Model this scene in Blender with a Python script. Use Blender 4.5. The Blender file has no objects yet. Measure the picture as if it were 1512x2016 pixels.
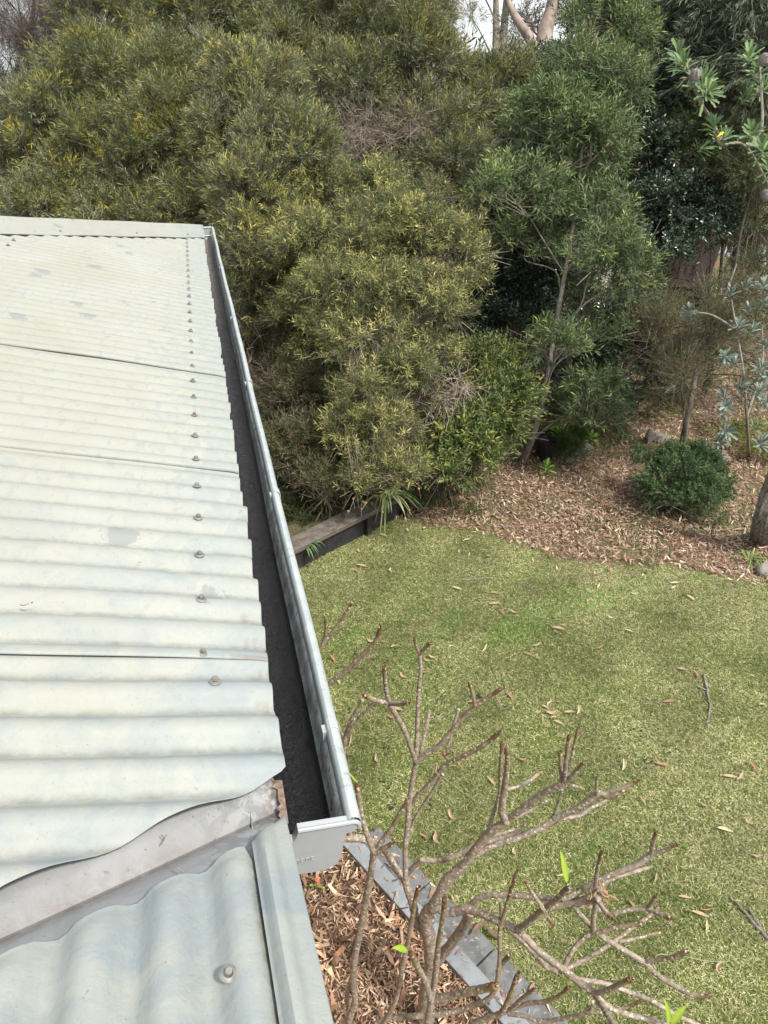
import bpy, math, random
import numpy as np
from mathutils import Vector, Matrix
random.seed(7)
RNG = np.random.default_rng(11)
SC = bpy.context.scene
COL = SC.collection
R = math.radians

# ------------------------------------------------------------------ camera, sky, sun
CAM = np.array([-0.03, 0.0, 3.5]); PITCH = R(29.87); YAW = R(13.8); FPX = 1398.0
cd = bpy.data.cameras.new('camera'); cam = bpy.data.objects.new('camera', cd); COL.objects.link(cam)
cam.location = CAM; cam.rotation_euler = (R(90) - PITCH, 0, -YAW)
cd.sensor_fit = 'VERTICAL'; cd.sensor_height = 34.6; cd.lens = 34.6 * FPX / 2016
cd.clip_start = 0.05; cd.clip_end = 3000
SC.camera = cam
SUN_EL, SUN_AZ = R(56), R(145)          # azimuth clockwise from +Y
w = bpy.data.worlds.new('World'); SC.world = w; w.use_nodes = True
nt = w.node_tree; bg = nt.nodes['Background']
sky = nt.nodes.new('ShaderNodeTexSky'); sky.sky_type = 'NISHITA'; sky.sun_disc = False
sky.sun_elevation = SUN_EL; sky.sun_rotation = SUN_AZ; sky.dust_density = 6.0; sky.air_density = 1.0; sky.ozone_density = 1.0
# thin high cloud over the clear sky
tcw = nt.nodes.new('ShaderNodeTexCoord'); cn = nt.nodes.new('ShaderNodeTexNoise'); cn.inputs['Scale'].default_value = 2.6; cn.inputs['Detail'].default_value = 7
cr = nt.nodes.new('ShaderNodeMapRange'); cr.inputs[1].default_value = .30; cr.inputs[2].default_value = .70; cr.inputs[3].default_value = .30; cr.inputs[4].default_value = .85
cm = nt.nodes.new('ShaderNodeMix'); cm.data_type = 'RGBA'; cm.inputs[7].default_value = (7.6, 7.8, 8.0, 1)
nt.links.new(tcw.outputs['Generated'], cn.inputs['Vector']); nt.links.new(cn.outputs[0], cr.inputs[0]); nt.links.new(cr.outputs[0], cm.inputs[0])
nt.links.new(sky.outputs[0], cm.inputs[6]); nt.links.new(cm.outputs[2], bg.inputs[0]); bg.inputs[1].default_value = 0.105
sl = bpy.data.lights.new('sun', 'SUN'); sl.energy = 3.0; sl.angle = R(7); sl.color = (1.0, 0.94, 0.84)
so = bpy.data.objects.new('sun', sl); COL.objects.link(so); so.location = (5, -5, 12)
sd = Vector((math.sin(SUN_AZ) * math.cos(SUN_EL), math.cos(SUN_AZ) * math.cos(SUN_EL), math.sin(SUN_EL)))
so.rotation_euler = sd.to_track_quat('Z', 'Y').to_euler()
SC.view_settings.view_transform = 'Standard'; SC.view_settings.look = 'None'
SC.view_settings.exposure = 1.0; SC.view_settings.gamma = 1.0
SC.render.engine = 'CYCLES'
SC.cycles.max_bounces = 6; SC.cycles.diffuse_bounces = 3; SC.cycles.transmission_bounces = 3

# survey helpers: sight lines from the station point, met with real planes / distances
def ray(u, v):
    a = (u - 756) / FPX; b = (v - 1008) / FPX
    x, y, z = a, math.cos(PITCH) - b * math.sin(PITCH), -(math.sin(PITCH) + b * math.cos(PITCH))
    return np.array([x * math.cos(YAW) + y * math.sin(YAW), -x * math.sin(YAW) + y * math.cos(YAW), z])
def at(u, v, d): return CAM + ray(u, v) * d
def onplane(u, v, n, d):
    r = ray(u, v); return CAM + r * ((d - np.dot(n, CAM)) / np.dot(n, r))
def gnd(u, v, z=0.0): return onplane(u, v, np.array([0, 0, 1.0]), z)

# ------------------------------------------------------------------ object helpers
def link(o, parent=None):
    COL.objects.link(o)
    if parent is not None: o.parent = parent
    return o
def tag(o, label=None, cat=None, group=None, kind=None):
    if label: o['label'] = label
    if cat: o['category'] = cat
    if group: o['group'] = group
    if kind: o['kind'] = kind
    return o
def empty(name, loc, label, cat, group=None):
    o = bpy.data.objects.new(name, None); COL.objects.link(o); o.location = Vector([float(c) for c in loc])
    return tag(o, label, cat, group)
def npmesh(name, verts, faces, mat, parent=None, col=None, smooth=False, origin=None, uv=None):
    """verts Nx3 world, faces MxK int array (K = 3 or 4)"""
    verts = np.asarray(verts, np.float32); faces = np.asarray(faces, np.int32)
    off = np.zeros(3, np.float32)
    if parent is not None: off = np.array(parent.matrix_basis.translation, np.float32)
    elif origin is not None: off = np.array(origin, np.float32)
    me = bpy.data.meshes.new(name)
    k = faces.shape[1]
    me.vertices.add(len(verts)); me.vertices.foreach_set('co', (verts - off).ravel())
    me.loops.add(faces.size); me.loops.foreach_set('vertex_index', faces.ravel())
    me.polygons.add(len(faces))
    me.polygons.foreach_set('loop_start', np.arange(0, faces.size, k, dtype=np.int32))
    me.polygons.foreach_set('use_smooth', np.full(len(faces), smooth))
    if col is not None:
        a = me.color_attributes.new('tint', 'FLOAT_COLOR', 'POINT')
        c = np.ones((len(verts), 4), np.float32); c[:, :col.shape[1]] = col
        a.data.foreach_set('color', c.ravel())
    me.update(calc_edges=True)
    me.materials.append(mat)
    o = bpy.data.objects.new(name, me); link(o, parent)
    if parent is None: o.location = off.tolist()
    return o
class MB:
    def __init__(s): s.v = []; s.f = []; s.c = []
    def add(s, v, f, c=None):
        n = len(s.v); s.v += [tuple(p) for p in v]; s.f += [tuple(i + n for i in q) for q in f]
        s.c += [c if c is not None else (1, 1, 1)] * len(v) if not isinstance(c, list) else c
    def box(s, a, b, c=None):
        x0, y0, z0 = a; x1, y1, z1 = b
        s.add([(x0,y0,z0),(x1,y0,z0),(x1,y1,z0),(x0,y1,z0),(x0,y0,z1),(x1,y0,z1),(x1,y1,z1),(x0,y1,z1)],
              [(3,2,1,0),(4,5,6,7),(0,1,5,4),(1,2,6,5),(2,3,7,6),(3,0,4,7)], c)
    def prism(s, poly, z0, z1, c=None):
        n = len(poly)
        s.add([(p[0],p[1],z0) for p in poly] + [(p[0],p[1],z1) for p in poly],
              [tuple(range(n))[::-1], tuple(range(n, 2*n))] + [(i,(i+1)%n,(i+1)%n+n,i+n) for i in range(n)], c)
    def tube(s, pts, rad, n=7, cols=None, cap=True):
        pts = [np.array(p, float) for p in pts]; m = len(pts)
        if not hasattr(rad, '__len__'): rad = [rad] * m
        prev = None; base = len(s.v); vs = []
        for i in range(m):
            d = pts[min(i+1, m-1)] - pts[max(i-1, 0)]; d = d / (np.linalg.norm(d) + 1e-9)
            if prev is None:
                r = np.array([0, 0, 1.0]) if abs(d[2]) < .9 else np.array([1.0, 0, 0]); u = np.cross(d, r)
            else: u = prev - d * np.dot(prev, d)
            u /= np.linalg.norm(u) + 1e-9; prev = u; t = np.cross(d, u)
            for k in range(n):
                a = 2 * math.pi * k / n; vs.append(pts[i] + (u * math.cos(a) + t * math.sin(a)) * rad[i])
        f = [(i*n+k, i*n+(k+1)%n, (i+1)*n+(k+1)%n, (i+1)*n+k) for i in range(m-1) for k in range(n)]
        if cap: f += [tuple(range(n))[::-1], tuple((m-1)*n+k for k in range(n))]
        c = [cols[i] for i in range(m) for _ in range(n)] if cols else None
        s.add(vs, f, c)
    def build(s, name, mat, parent=None, smooth=False, origin=None, bevel=None, flip=False):
        off = Vector((0, 0, 0))
        if parent is not None:
            p = parent
            while p is not None: off += p.location; p = p.parent
        elif origin is not None: off = Vector([float(c) for c in origin])
        me = bpy.data.meshes.new(name)
        me.from_pydata([tuple(Vector([float(c) for c in p]) - off) for p in s.v], [], s.f)
        a = me.color_attributes.new('tint', 'FLOAT_COLOR', 'POINT')
        a.data.foreach_set('color', np.array([(*c, 1) for c in s.c], np.float32).ravel())
        if smooth:
            me.polygons.foreach_set('use_smooth', [True] * len(me.polygons))
            try: me.set_sharp_from_angle(angle=R(40))
            except Exception: pass
        me.materials.append(mat)
        o = bpy.data.objects.new(name, me); link(o, parent)
        if parent is None: o.location = off
        if bevel:
            m = o.modifiers.new('bevel', 'BEVEL'); m.width = bevel; m.segments = 2; m.limit_method = 'ANGLE'
        return o
def smoothpath(pts, k=4, jit=0.0):
    """Catmull-Rom through points (last columns carried along)"""
    P = [np.array(p, float) for p in pts]
    if len(P) < 3: k = max(k, 3)
    P = [2*P[0]-P[1]] + P + [2*P[-1]-P[-2]]; out = []
    for i in range(1, len(P)-2):
        for j in range(k):
            t = j / k; a, b, c, d = P[i-1], P[i], P[i+1], P[i+2]
            q = 0.5*((2*b)+(c-a)*t+(2*a-5*b+4*c-d)*t*t+(3*b-a-3*c+d)*t**3)
            if jit: q[:3] += RNG.normal(0, jit, 3)
            out.append(q)
    out.append(P[-2]); return out

# ------------------------------------------------------------------ materials
def mat(name):
    m = bpy.data.materials.new(name); m.use_nodes = True; n = m.node_tree
    return m, n, n.nodes['Principled BSDF'], n.nodes.new, n.links.new
def ramp(new, stops, interp='LINEAR'):
    r = new('ShaderNodeValToRGB'); r.color_ramp.interpolation = interp
    e = r.color_ramp.elements
    while len(e) < len(stops): e.new(0.5)
    for i, (p, c) in enumerate(stops):
        e[i].position = p; e[i].color = (*c, 1) if len(c) == 3 else c
    return r
def noise(new, scale, detail=4, rough=.6, dist=0, vec=None, lk=None):
    t = new('ShaderNodeTexNoise'); t.inputs['Scale'].default_value = scale; t.inputs['Detail'].default_value = detail
    t.inputs['Roughness'].default_value = rough; t.inputs['Distortion'].default_value = dist
    if vec is not None: lk(vec, t.inputs['Vector'])
    return t
def mixc(new, lk, fac, a, b, mode='MIX'):
    m = new('ShaderNodeMix'); m.data_type = 'RGBA'; m.blend_type = mode
    if isinstance(fac, (int, float)): m.inputs[0].default_value = fac
    else: lk(fac, m.inputs[0])
    for i, x in ((6, a), (7, b)):
        if isinstance(x, tuple): m.inputs[i].default_value = (*x, 1)
        else: lk(x, m.inputs[i])
    return m.outputs[2]
def wpos(new): return new('ShaderNodeNewGeometry').outputs['Position']
def bump(new, lk, h, bsdf, strength=.3, dist=.01):
    b = new('ShaderNodeBump'); b.inputs['Strength'].default_value = strength; b.inputs['Distance'].default_value = dist
    lk(h, b.inputs['Height']); lk(b.outputs[0], bsdf.inputs['Normal'])
def leafmat(name, rough=.5, trans=.3, spec=.4):
    m, n, b, new, lk = mat(name)
    at_ = new('ShaderNodeAttribute'); at_.attribute_name = 'tint'
    lk(at_.outputs['Color'], b.inputs['Base Color']); b.inputs['Roughness'].default_value = rough
    b.inputs['Specular IOR Level'].default_value = spec
    t = new('ShaderNodeBsdfTranslucent'); lk(at_.outputs['Color'], t.inputs['Color'])
    mx = new('ShaderNodeMixShader'); mx.inputs[0].default_value = trans
    lk(b.outputs[0], mx.inputs[1]); lk(t.outputs[0], mx.inputs[2]); lk(mx.outputs[0], n.nodes['Material Output'].inputs['Surface'])
    return m
M_LEAF = leafmat('leaf_soft', .5, .22, .28); M_GLOSS = leafmat('leaf_glossy', .28, .15, .6); M_GRASS = leafmat('grass_blade', .6, .35, .25)
M_DRY = leafmat('dry_leaf', .75, .12, .15)

def roofmat():
    m, n, b, new, lk = mat('weathered_roof_paint'); p = wpos(new)
    n1 = noise(new, 2.2, 5, .6, .6, p, lk); n2 = noise(new, 36, 7, .70, .5, p, lk); n3 = noise(new, 170, 3, .6, 0, p, lk)
    base = mixc(new, lk, ramp_out(new, lk, n1.outputs[0], .38, .62), (.236, .240, .206), (.250, .262, .240))
    # near the hip and across the lower slope the film is chalkier and bluer
    blot = ramp_out(new, lk, n2.outputs[0], .56, .60)
    base = mixc(new, lk, mul(new, lk, blot, .6), base, (.185, .212, .212))
    # eave strip flaked back to zinc
    sx = new('ShaderNodeSeparateXYZ'); lk(p, sx.inputs[0])
    edge = mr(new, lk, sx.outputs[0], -.34, -.02)
    n4 = noise(new, 12, 6, .65, 1.5, p, lk)
    ad = new('ShaderNodeMath'); ad.operation = 'MULTIPLY_ADD'; lk(edge, ad.inputs[0]); ad.inputs[1].default_value = .30; lk(n4.outputs[0], ad.inputs[2])
    fl = ramp_out(new, lk, ad.outputs[0], .685, .70)
    n5 = noise(new, 60, 3, .5, 0, p, lk)
    zinc = mixc(new, lk, n5.outputs[0], (.17, .195, .19), (.25, .275, .265))
    base = mixc(new, lk, mul(new, lk, fl, .8), base, zinc)
    # near camera end more bleached blue
    near = mr(new, lk, sx.outputs[1], 1.9, .5)
    base = mixc(new, lk, mul(new, lk, near, .7), base, mixc(new, lk, ramp_out(new, lk, noise(new, 7, 5, .6, .8, p, lk).outputs[0], .45, .6), (.262, .282, .270), (.19, .228, .25)))
    spk = ramp_out(new, lk, n3.outputs[0], .66, .74)
    base = mixc(new, lk, mul(new, lk, spk, .6), base, (.13, .135, .115))
    # rare dark smudges and rings
    vo = new('ShaderNodeTexVoronoi'); vo.inputs['Scale'].default_value = 4.5; lk(p, vo.inputs['Vector'])
    vd = new('ShaderNodeMath'); vd.operation = 'MULTIPLY_ADD'; lk(n2.outputs[0], vd.inputs[0]); vd.inputs[1].default_value = .5; lk(vo.outputs['Distance'], vd.inputs[2])
    sm = ramp_out(new, lk, vd.outputs[0], .40, .37)
    base = mixc(new, lk, mul(new, lk, sm, .6), base, (.135, .155, .165))
    # dirt and painted shade in the pans and at the flashing fold (tint.r)
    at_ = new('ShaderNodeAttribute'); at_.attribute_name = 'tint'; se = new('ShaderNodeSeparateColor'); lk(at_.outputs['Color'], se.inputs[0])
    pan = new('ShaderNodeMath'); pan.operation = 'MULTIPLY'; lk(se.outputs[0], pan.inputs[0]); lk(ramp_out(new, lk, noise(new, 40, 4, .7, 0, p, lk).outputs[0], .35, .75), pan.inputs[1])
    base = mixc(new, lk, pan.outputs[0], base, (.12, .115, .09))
    rust = new('ShaderNodeMath'); rust.operation = 'MULTIPLY'; lk(se.outputs[1], rust.inputs[0]); lk(ramp_out(new, lk, n4.outputs[0], .35, .6), rust.inputs[1])
    base = mixc(new, lk, rust.outputs[0], base, (.12, .085, .06))
    lk(base, b.inputs['Base Color']); b.inputs['Roughness'].default_value = .55; b.inputs['Specular IOR Level'].default_value = .3
    h = new('ShaderNodeMath'); h.operation = 'ADD'; lk(n2.outputs[0], h.inputs[0]); lk(n1.outputs[0], h.inputs[1])
    bump(new, lk, h.outputs[0], b, .35, .006)
    return m
def ramp_out(new, lk, src, a, b):
    return mr(new, lk, src, a, b)
def mr(new, lk, src, a, b, lo=0.0, hi=1.0):
    m = new('ShaderNodeMapRange'); m.inputs[1].default_value = a; m.inputs[2].default_value = b
    m.inputs[3].default_value = lo; m.inputs[4].default_value = hi; lk(src, m.inputs[0]); return m.outputs[0]
def mul(new, lk, a, k):
    m = new('ShaderNodeMath'); m.operation = 'MULTIPLY'; lk(a, m.inputs[0]); m.inputs[1].default_value = k; return m.outputs[0]
M_ROOF = roofmat()
def simple(name, c1, c2, scale, rough=.6, metal=0, bs=.2, bd=.003, detail=5, lo=.35, hi=.65, c3=None, s3=60, spec=.4, stretch=None):
    m, n, b, new, lk = mat(name); p = wpos(new)
    if stretch:
        mp = new('ShaderNodeMapping'); mp.inputs['Scale'].default_value = stretch; lk(p, mp.inputs['Vector']); p = mp.outputs[0]
    t = noise(new, scale, detail, .6, .4, p, lk)
    c = mixc(new, lk, mr(new, lk, t.outputs[0], lo, hi), c1, c2)
    if c3 is not None:
        t3 = noise(new, s3, 4, .6, .5, p, lk); c = mixc(new, lk, mr(new, lk, t3.outputs[0], .58, .66), c, c3)
    lk(c, b.inputs['Base Color']); b.inputs['Roughness'].default_value = rough; b.inputs['Metallic'].default_value = metal
    b.inputs['Specular IOR Level'].default_value = spec
    if bs: bump(new, lk, t.outputs[0], b, bs, bd)
    return m
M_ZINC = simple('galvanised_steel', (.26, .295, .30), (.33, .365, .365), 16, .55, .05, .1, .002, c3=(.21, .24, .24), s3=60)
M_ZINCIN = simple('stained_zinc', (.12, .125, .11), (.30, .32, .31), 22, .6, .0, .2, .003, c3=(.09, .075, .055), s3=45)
M_VALLEY = simple('valley_flashing', (.20, .215, .23), (.29, .305, .32), 9, .45, .2, .1, .002, c3=(.15, .13, .12), s3=38)
def valleymat():
    m, n, b, new, lk = mat('valley_tray'); p = wpos(new)
    n1 = noise(new, 9, 6, .65, .6, p, lk); n2 = noise(new, 42, 6, .7, .8, p, lk); n3 = noise(new, 120, 4, .7, 0, p, lk)
    c = mixc(new, lk, mr(new, lk, n1.outputs[0], .35, .65), (.14, .150, .157), (.205, .215, .225))
    at_ = new('ShaderNodeAttribute'); at_.attribute_name = 'tint'; se = new('ShaderNodeSeparateColor'); lk(at_.outputs['Color'], se.inputs[0])
    f = new('ShaderNodeMath'); f.operation = 'MULTIPLY'; lk(se.outputs[0], f.inputs[0]); lk(mr(new, lk, n2.outputs[0], .34, .56), f.inputs[1])
    c = mixc(new, lk, mul(new, lk, f.outputs[0], .7), c, (.12, .085, .06))
    sx = new('ShaderNodeSeparateXYZ'); lk(p, sx.inputs[0])
    e = new('ShaderNodeMath'); e.operation = 'MULTIPLY'; lk(mr(new, lk, sx.outputs[0], -.16, -.01), e.inputs[0]); lk(mr(new, lk, n2.outputs[0], .44, .56), e.inputs[1])
    c = mixc(new, lk, mul(new, lk, e.outputs[0], .8), c, (.30, .32, .33))
    e2 = new('ShaderNodeMath'); e2.operation = 'MULTIPLY'; lk(mr(new, lk, sx.outputs[0], -.05, -.003), e2.inputs[0]); lk(mr(new, lk, n3.outputs[0], .42, .55), e2.inputs[1])
    c = mixc(new, lk, e2.outputs[0], c, (.10, .06, .04))
    c = mixc(new, lk, mul(new, lk, mr(new, lk, n3.outputs[0], .62, .70), .7), c, (.08, .075, .07))
    lk(c, b.inputs['Base Color']); b.inputs['Roughness'].default_value = .5; b.inputs['Specular IOR Level'].default_value = .35
    bump(new, lk, n2.outputs[0], b, .25, .003); return m
M_TRAY = valleymat()
M_RUST = simple('rusty_edge', (.10, .055, .035), (.22, .19, .165), 60, .8)
M_CAP = simple('grey_plastic', (.27, .29, .31), (.29, .31, .33), 30, .42, 0, .03, .001)
M_SCREW = simple('screw_paint', (.13, .13, .115), (.20, .20, .18), 90, .5, .2, .1, .001)
M_SLUDGE = None
def sludge():
    m, n, b, new, lk = mat('wet_gutter_silt'); p = wpos(new)
    t = noise(new, 190, 8, .8, .3, p, lk); t2 = noise(new, 9, 4, .6, 0, p, lk)
    sx = new('ShaderNodeSeparateXYZ'); lk(p, sx.inputs[0])
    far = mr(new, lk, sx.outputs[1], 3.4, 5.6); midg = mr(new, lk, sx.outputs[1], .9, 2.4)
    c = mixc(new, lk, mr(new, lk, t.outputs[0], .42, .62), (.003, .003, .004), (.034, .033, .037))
    c = mixc(new, lk, midg, c, mixc(new, lk, mr(new, lk, t.outputs[0], .40, .60), (.006, .006, .007), (.050, .047, .056)))  # lighter purple grains: sky sheen on the wet silt painted into the colour
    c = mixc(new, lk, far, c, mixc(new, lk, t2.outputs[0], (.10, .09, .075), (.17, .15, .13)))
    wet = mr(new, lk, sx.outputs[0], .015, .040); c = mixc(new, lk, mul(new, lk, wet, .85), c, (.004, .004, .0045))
    lk(c, b.inputs['Base Color'])
    lk(mr(new, lk, t2.outputs[0], .35, .65, .26, .42), b.inputs['Roughness'])
    b.inputs['Specular IOR Level'].default_value = .45
    t9 = noise(new, 330, 4, .8, 0, p, lk); bump(new, lk, t9.outputs[0], b, 1.0, .006)
    return m
M_SLUDGE = sludge()
M_CONC = simple('concrete_edging', (.17, .19, .21), (.23, .25, .27), 14, .75, 0, .25, .002, c3=(.18, .19, .19), s3=120)
M_PAVE = simple('concrete_paver', (.08, .085, .09), (.15, .16, .165), 10, .85, 0, .3, .003, c3=(.20, .20, .18), s3=60)
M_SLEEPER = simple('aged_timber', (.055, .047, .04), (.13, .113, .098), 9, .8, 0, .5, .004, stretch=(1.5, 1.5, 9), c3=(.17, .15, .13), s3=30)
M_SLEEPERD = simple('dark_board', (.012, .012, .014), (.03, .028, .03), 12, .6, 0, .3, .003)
M_ROCK = simple('lichen_rock', (.09, .085, .07), (.20, .19, .165), 9, .9, 0, .6, .01, c3=(.12, .13, .09), s3=30)
M_BLACKPOT = simple('black_plastic', (.008, .008, .009), (.018, .018, .02), 20, .4)
M_BARK = simple('grey_bark', (.09, .075, .06), (.20, .175, .145), 14, .85, 0, .7, .01, stretch=(1, 1, .35))
M_BARKL = simple('pale_bark', (.13, .12, .095), (.25, .225, .185), 18, .8, 0, .4, .005, stretch=(1, 1, .5), c3=(.09, .09, .07), s3=40)
M_BARKD = simple('dark_bark', (.02, .017, .014), (.06, .05, .04), 16, .9, 0, .8, .01, stretch=(1, 1, .3))
M_BARKR = simple('red_stringy_bark', (.006, .0045, .004), (.028, .013, .009), 34, .9, 0, .9, .03, stretch=(1.0, 1.0, .10), c3=(.008, .007, .006), s3=16)
M_BARKF = simple('furrowed_bark', (.10, .09, .08), (.25, .23, .20), 45, .9, 0, 1.0, .012, stretch=(1, 1, .45), c3=(.05, .04, .035), s3=28)
M_BARKG = simple('smooth_gum_bark', (.15, .115, .09), (.30, .25, .215), 5, .7, 0, .3, .01, stretch=(1, 1, .5))
M_TWIG = simple('dead_twig', (.13, .11, .09), (.26, .22, .19), 25, .85, 0, 0)
M_BRICK = simple('house_wall', (.35, .28, .22), (.45, .38, .3), 6, .85)
M_FASCIA = simple('fascia_paint', (.5, .5, .45), (.55, .55, .5), 6, .6)
def frangimat():
    m, n, b, new, lk = mat('frangipani_bark'); p = wpos(new)
    at_ = new('ShaderNodeAttribute'); at_.attribute_name = 'tint'
    t = noise(new, 60, 5, .6, .4, p, lk); t2 = noise(new, 11, 4, .6, .4, p, lk)
    c = mixc(new, lk, mr(new, lk, t.outputs[0], .3, .7), (.42, .37, .33), (1.3, 1.25, 1.2))
    c = mixc(new, lk, 1.0, at_.outputs['Color'], c, 'MULTIPLY')
    c = mixc(new, lk, mul(new, lk, mr(new, lk, t2.outputs[0], .5, .62), .35), c, (.26, .25, .22))
    vo = new('ShaderNodeTexVoronoi'); vo.inputs['Scale'].default_value = 62; vo.inputs['Randomness'].default_value = .8; lk(p, vo.inputs['Vector'])
    dots = mr(new, lk, vo.outputs['Distance'], .34, .24)
    c = mixc(new, lk, mul(new, lk, dots, .75), c, (.52, .48, .40))
    lk(c, b.inputs['Base Color']); b.inputs['Roughness'].default_value = .62; b.inputs['Specular IOR Level'].default_value = .35
    ad = new('ShaderNodeMath'); ad.operation = 'MULTIPLY_ADD'; lk(dots, ad.inputs[0]); ad.inputs[1].default_value = .5; lk(t.outputs[0], ad.inputs[2])
    bump(new, lk, ad.outputs[0], b, .7, .004)
    return m
M_FRANG = frangimat()
def groundmat():
    m, n, b, new, lk = mat('leaf_litter_soil'); p = wpos(new)
    a = noise(new, 26, 6, .75, .8, p, lk); c_ = noise(new, 1.1, 3, .6, 0, p, lk)
    c = ramp(new, [(.28, (.035, .025, .018)), (.45, (.115, .078, .053)), (.58, (.19, .14, .098)), (.72, (.36, .28, .20))]); lk(a.outputs[0], c.inputs[0])
    cc = mixc(new, lk, mul(new, lk, mr(new, lk, c_.outputs[0], .44, .56), .7), c.outputs[0], (.085, .10, .042))
    lk(cc, b.inputs['Base Color']); b.inputs['Roughness'].default_value = .95; b.inputs['Specular IOR Level'].default_value = .1
    bump(new, lk, a.outputs[0], b, .8, .02); return m
M_GROUND = groundmat()
M_BEDSOIL = simple('weedy_bed_soil', (.03, .026, .016), (.085, .085, .038), 24, .95, 0, .8, .015, c3=(.12, .09, .055), s3=60)
M_MULCHBASE = simple('mulch_soil', (.045, .027, .018), (.13, .08, .055), 40, .95, 0, .8, .01)
M_LAWNBASE = simple('lawn_thatch', (.045, .075, .018), (.15, .16, .055), 30, .95, 0, .6, .01, c3=(.26, .25, .12), s3=70, spec=.1)
M_ROAD = simple('grey_road', (.20, .20, .205), (.26, .255, .25), 3, .9, 0, .1, .01)
M_DIRT = simple('pale_gravel_verge', (.42, .34, .27), (.52, .44, .36), 2, .95, 0, .2, .01, c3=(.3, .25, .17), s3=9)
M_DRYGRASS = simple('dry_grass_verge', (.24, .24, .07), (.42, .38, .16), 5, .95, 0, .3, .02, c3=(.12, .15, .04), s3=14)

# ================================================================== THE HOUSE
ZE, S = 2.65, 0.244
house = empty('house', (-0.6, 2.0, 0), 'house seen from its edge, with weathered cream corrugated iron roof and galvanised gutter', 'house')
PITCHW = .0785; CR0 = .975; AMP = .0105
YLAP = [.963, 1.735, 2.52]
def hipy(x): return 5.60 + 1.25 * x           # where the cap's flat wing lies over the sheets
def cuty(x): return .727 + .47 * x             # the sheets' cut above the valley
def sheet(k):
    y0 = YLAP[k - 1] if k else -0.2; y1 = (YLAP[k] + .03) if k < len(YLAP) else 5.75
    step = PITCHW / (12 if k < 3 else 10); n = int((y1 - y0) / step) + 1; ys = np.linspace(y0, y1, n)
    nx = 90; V = []; C = []
    ph = 2 * math.pi * (ys - CR0) / PITCHW
    for i, y in enumerate(ys):
        c = math.cos(ph[i]); h = AMP * (1 - 2 * ((1 - c) / 2) ** 1.35)
        tk = 1 - (y - y0) / .77 if k else 0
        lift = (.0035 if k <= 3 else .0010) * max(tk, 0) - (.0015 if y > y1 - .03 else 0)
        rib = math.floor((y - CR0) / PITCHW + .5)
        rr = random.Random(rib * 7 + 3)
        xe = rr.uniform(-.004, .004) + .0015 * math.cos(ph[i])
        if k == 0 and y < .80: xe = rr.uniform(-.003, .003)
        xs = -2.6
        xend = xe
        if y < .727 + .01: xend = min(xe, (y - .727) / .47)         # diagonal cut along the valley
        if y > hipy(0) - .02: xend = xe
        if y > hipy(-2.6): xs = max(-2.6, (y - 5.72) / 1.25)
        if xend < xs + .01: xend = xs + .01
        for j in range(nx + 1):
            t = j / nx; t = 1 - (1 - t) ** 1.8
            x = xs + (xend - xs) * t
            bend = -.003 * max(0, (x + .03) / .03) ** 2 if x > -.03 else 0
            wob = .0022 * math.sin(x * 5.1 + k * 2 + y * 1.3) + .0012 * math.sin(x * 13 + y * 9 + k)
            V.append((x, y, ZE - S * x + h + lift + bend + wob))
            pan = max(0, -c - .86) * 5.5  # narrow dark trough line, paints rib shade along with the dirt
            lowedge = 1 if (x > -.035 and c < -.35) else 0
            rus = ((.45 if lowedge and (k == 0 or (k == 1 and y < 1.16)) else 0)) * (1 if rr.random() > .35 else .2)
            if k == 1 and y < y0 + .008 and x > -.08: rus = max(rus, .6)
            C.append((pan, rus, 0))
    m = nx + 1
    F = [(i*m+j, i*m+j+1, (i+1)*m+j+1, (i+1)*m+j) for i in range(n-1) for j in range(nx)]
    o = npmesh('roof_sheet', np.array(V), np.array(F), M_ROOF, house, np.array(C), True)
    md = o.modifiers.new('thickness', 'SOLIDIFY'); md.thickness = .0011; md.offset = -1
    return o
sheets = [sheet(k) for k in range(len(YLAP) + 1)]

def screw_mesh():
    mb = MB(); n = 14
    prof = [(.0095, 0), (.0100, .0008), (.0088, .0018), (.0056, .0028), (.0054, .0036)]
    hexp = [(.0048, .0036), (.0048, .0078), (.0040, .0088), (.0001, .0088)]
    vs = []; f = []
    for r, z in prof: vs += [(r*math.cos(2*math.pi*k/n), r*math.sin(2*math.pi*k/n), z) for k in range(n)]
    f += [(i*n+k, i*n+(k+1)%n, (i+1)*n+(k+1)%n, (i+1)*n+k) for i in range(len(prof)-1) for k in range(n)]
    mb.add(vs, f); vs = []; f = []; n = 6
    for r, z in hexp: vs += [(r*math.cos(2*math.pi*k/n), r*math.sin(2*math.pi*k/n), z) for k in range(n)]
    f = [(i*n+k, i*n+(k+1)%n, (i+1)*n+(k+1)%n, (i+1)*n+k) for i in range(len(hexp)-1) for k in range(n)]
    mb.add(vs, f); o = mb.build('roof_screw', M_SCREW, None, True); me = o.data; bpy.data.objects.remove(o); return me
SCREW = screw_mesh()
def add_screw(loc, rot, parent, s=1.0):
    o = bpy.data.objects.new('roof_screw', SCREW); COL.objects.link(o); o.parent = parent
    off = Vector((0, 0, 0)); p = parent
    while p is not None: off += p.location; p = p.parent
    o.location = Vector(loc) - off; o.rotation_euler = rot; o.scale = (s, s, s); return o
crests = [CR0 + PITCHW * k for k in range(0, 60)]
def nearest(y): return min(crests, key=lambda c: abs(c - y))
scr = [(.928 - .02, -.091)] + [(y, -.108) for y in (.995, 1.158, 1.31, 1.465, 1.62, 1.77, 1.94, 2.09, 2.26)]
y = 2.42
while y < 5.45: scr.append((y, -.109 - .002 * (y - 2.4))); y += .157
scr += [(4.50, -.905), (4.20, -.955), (4.02, -.952)]
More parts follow.
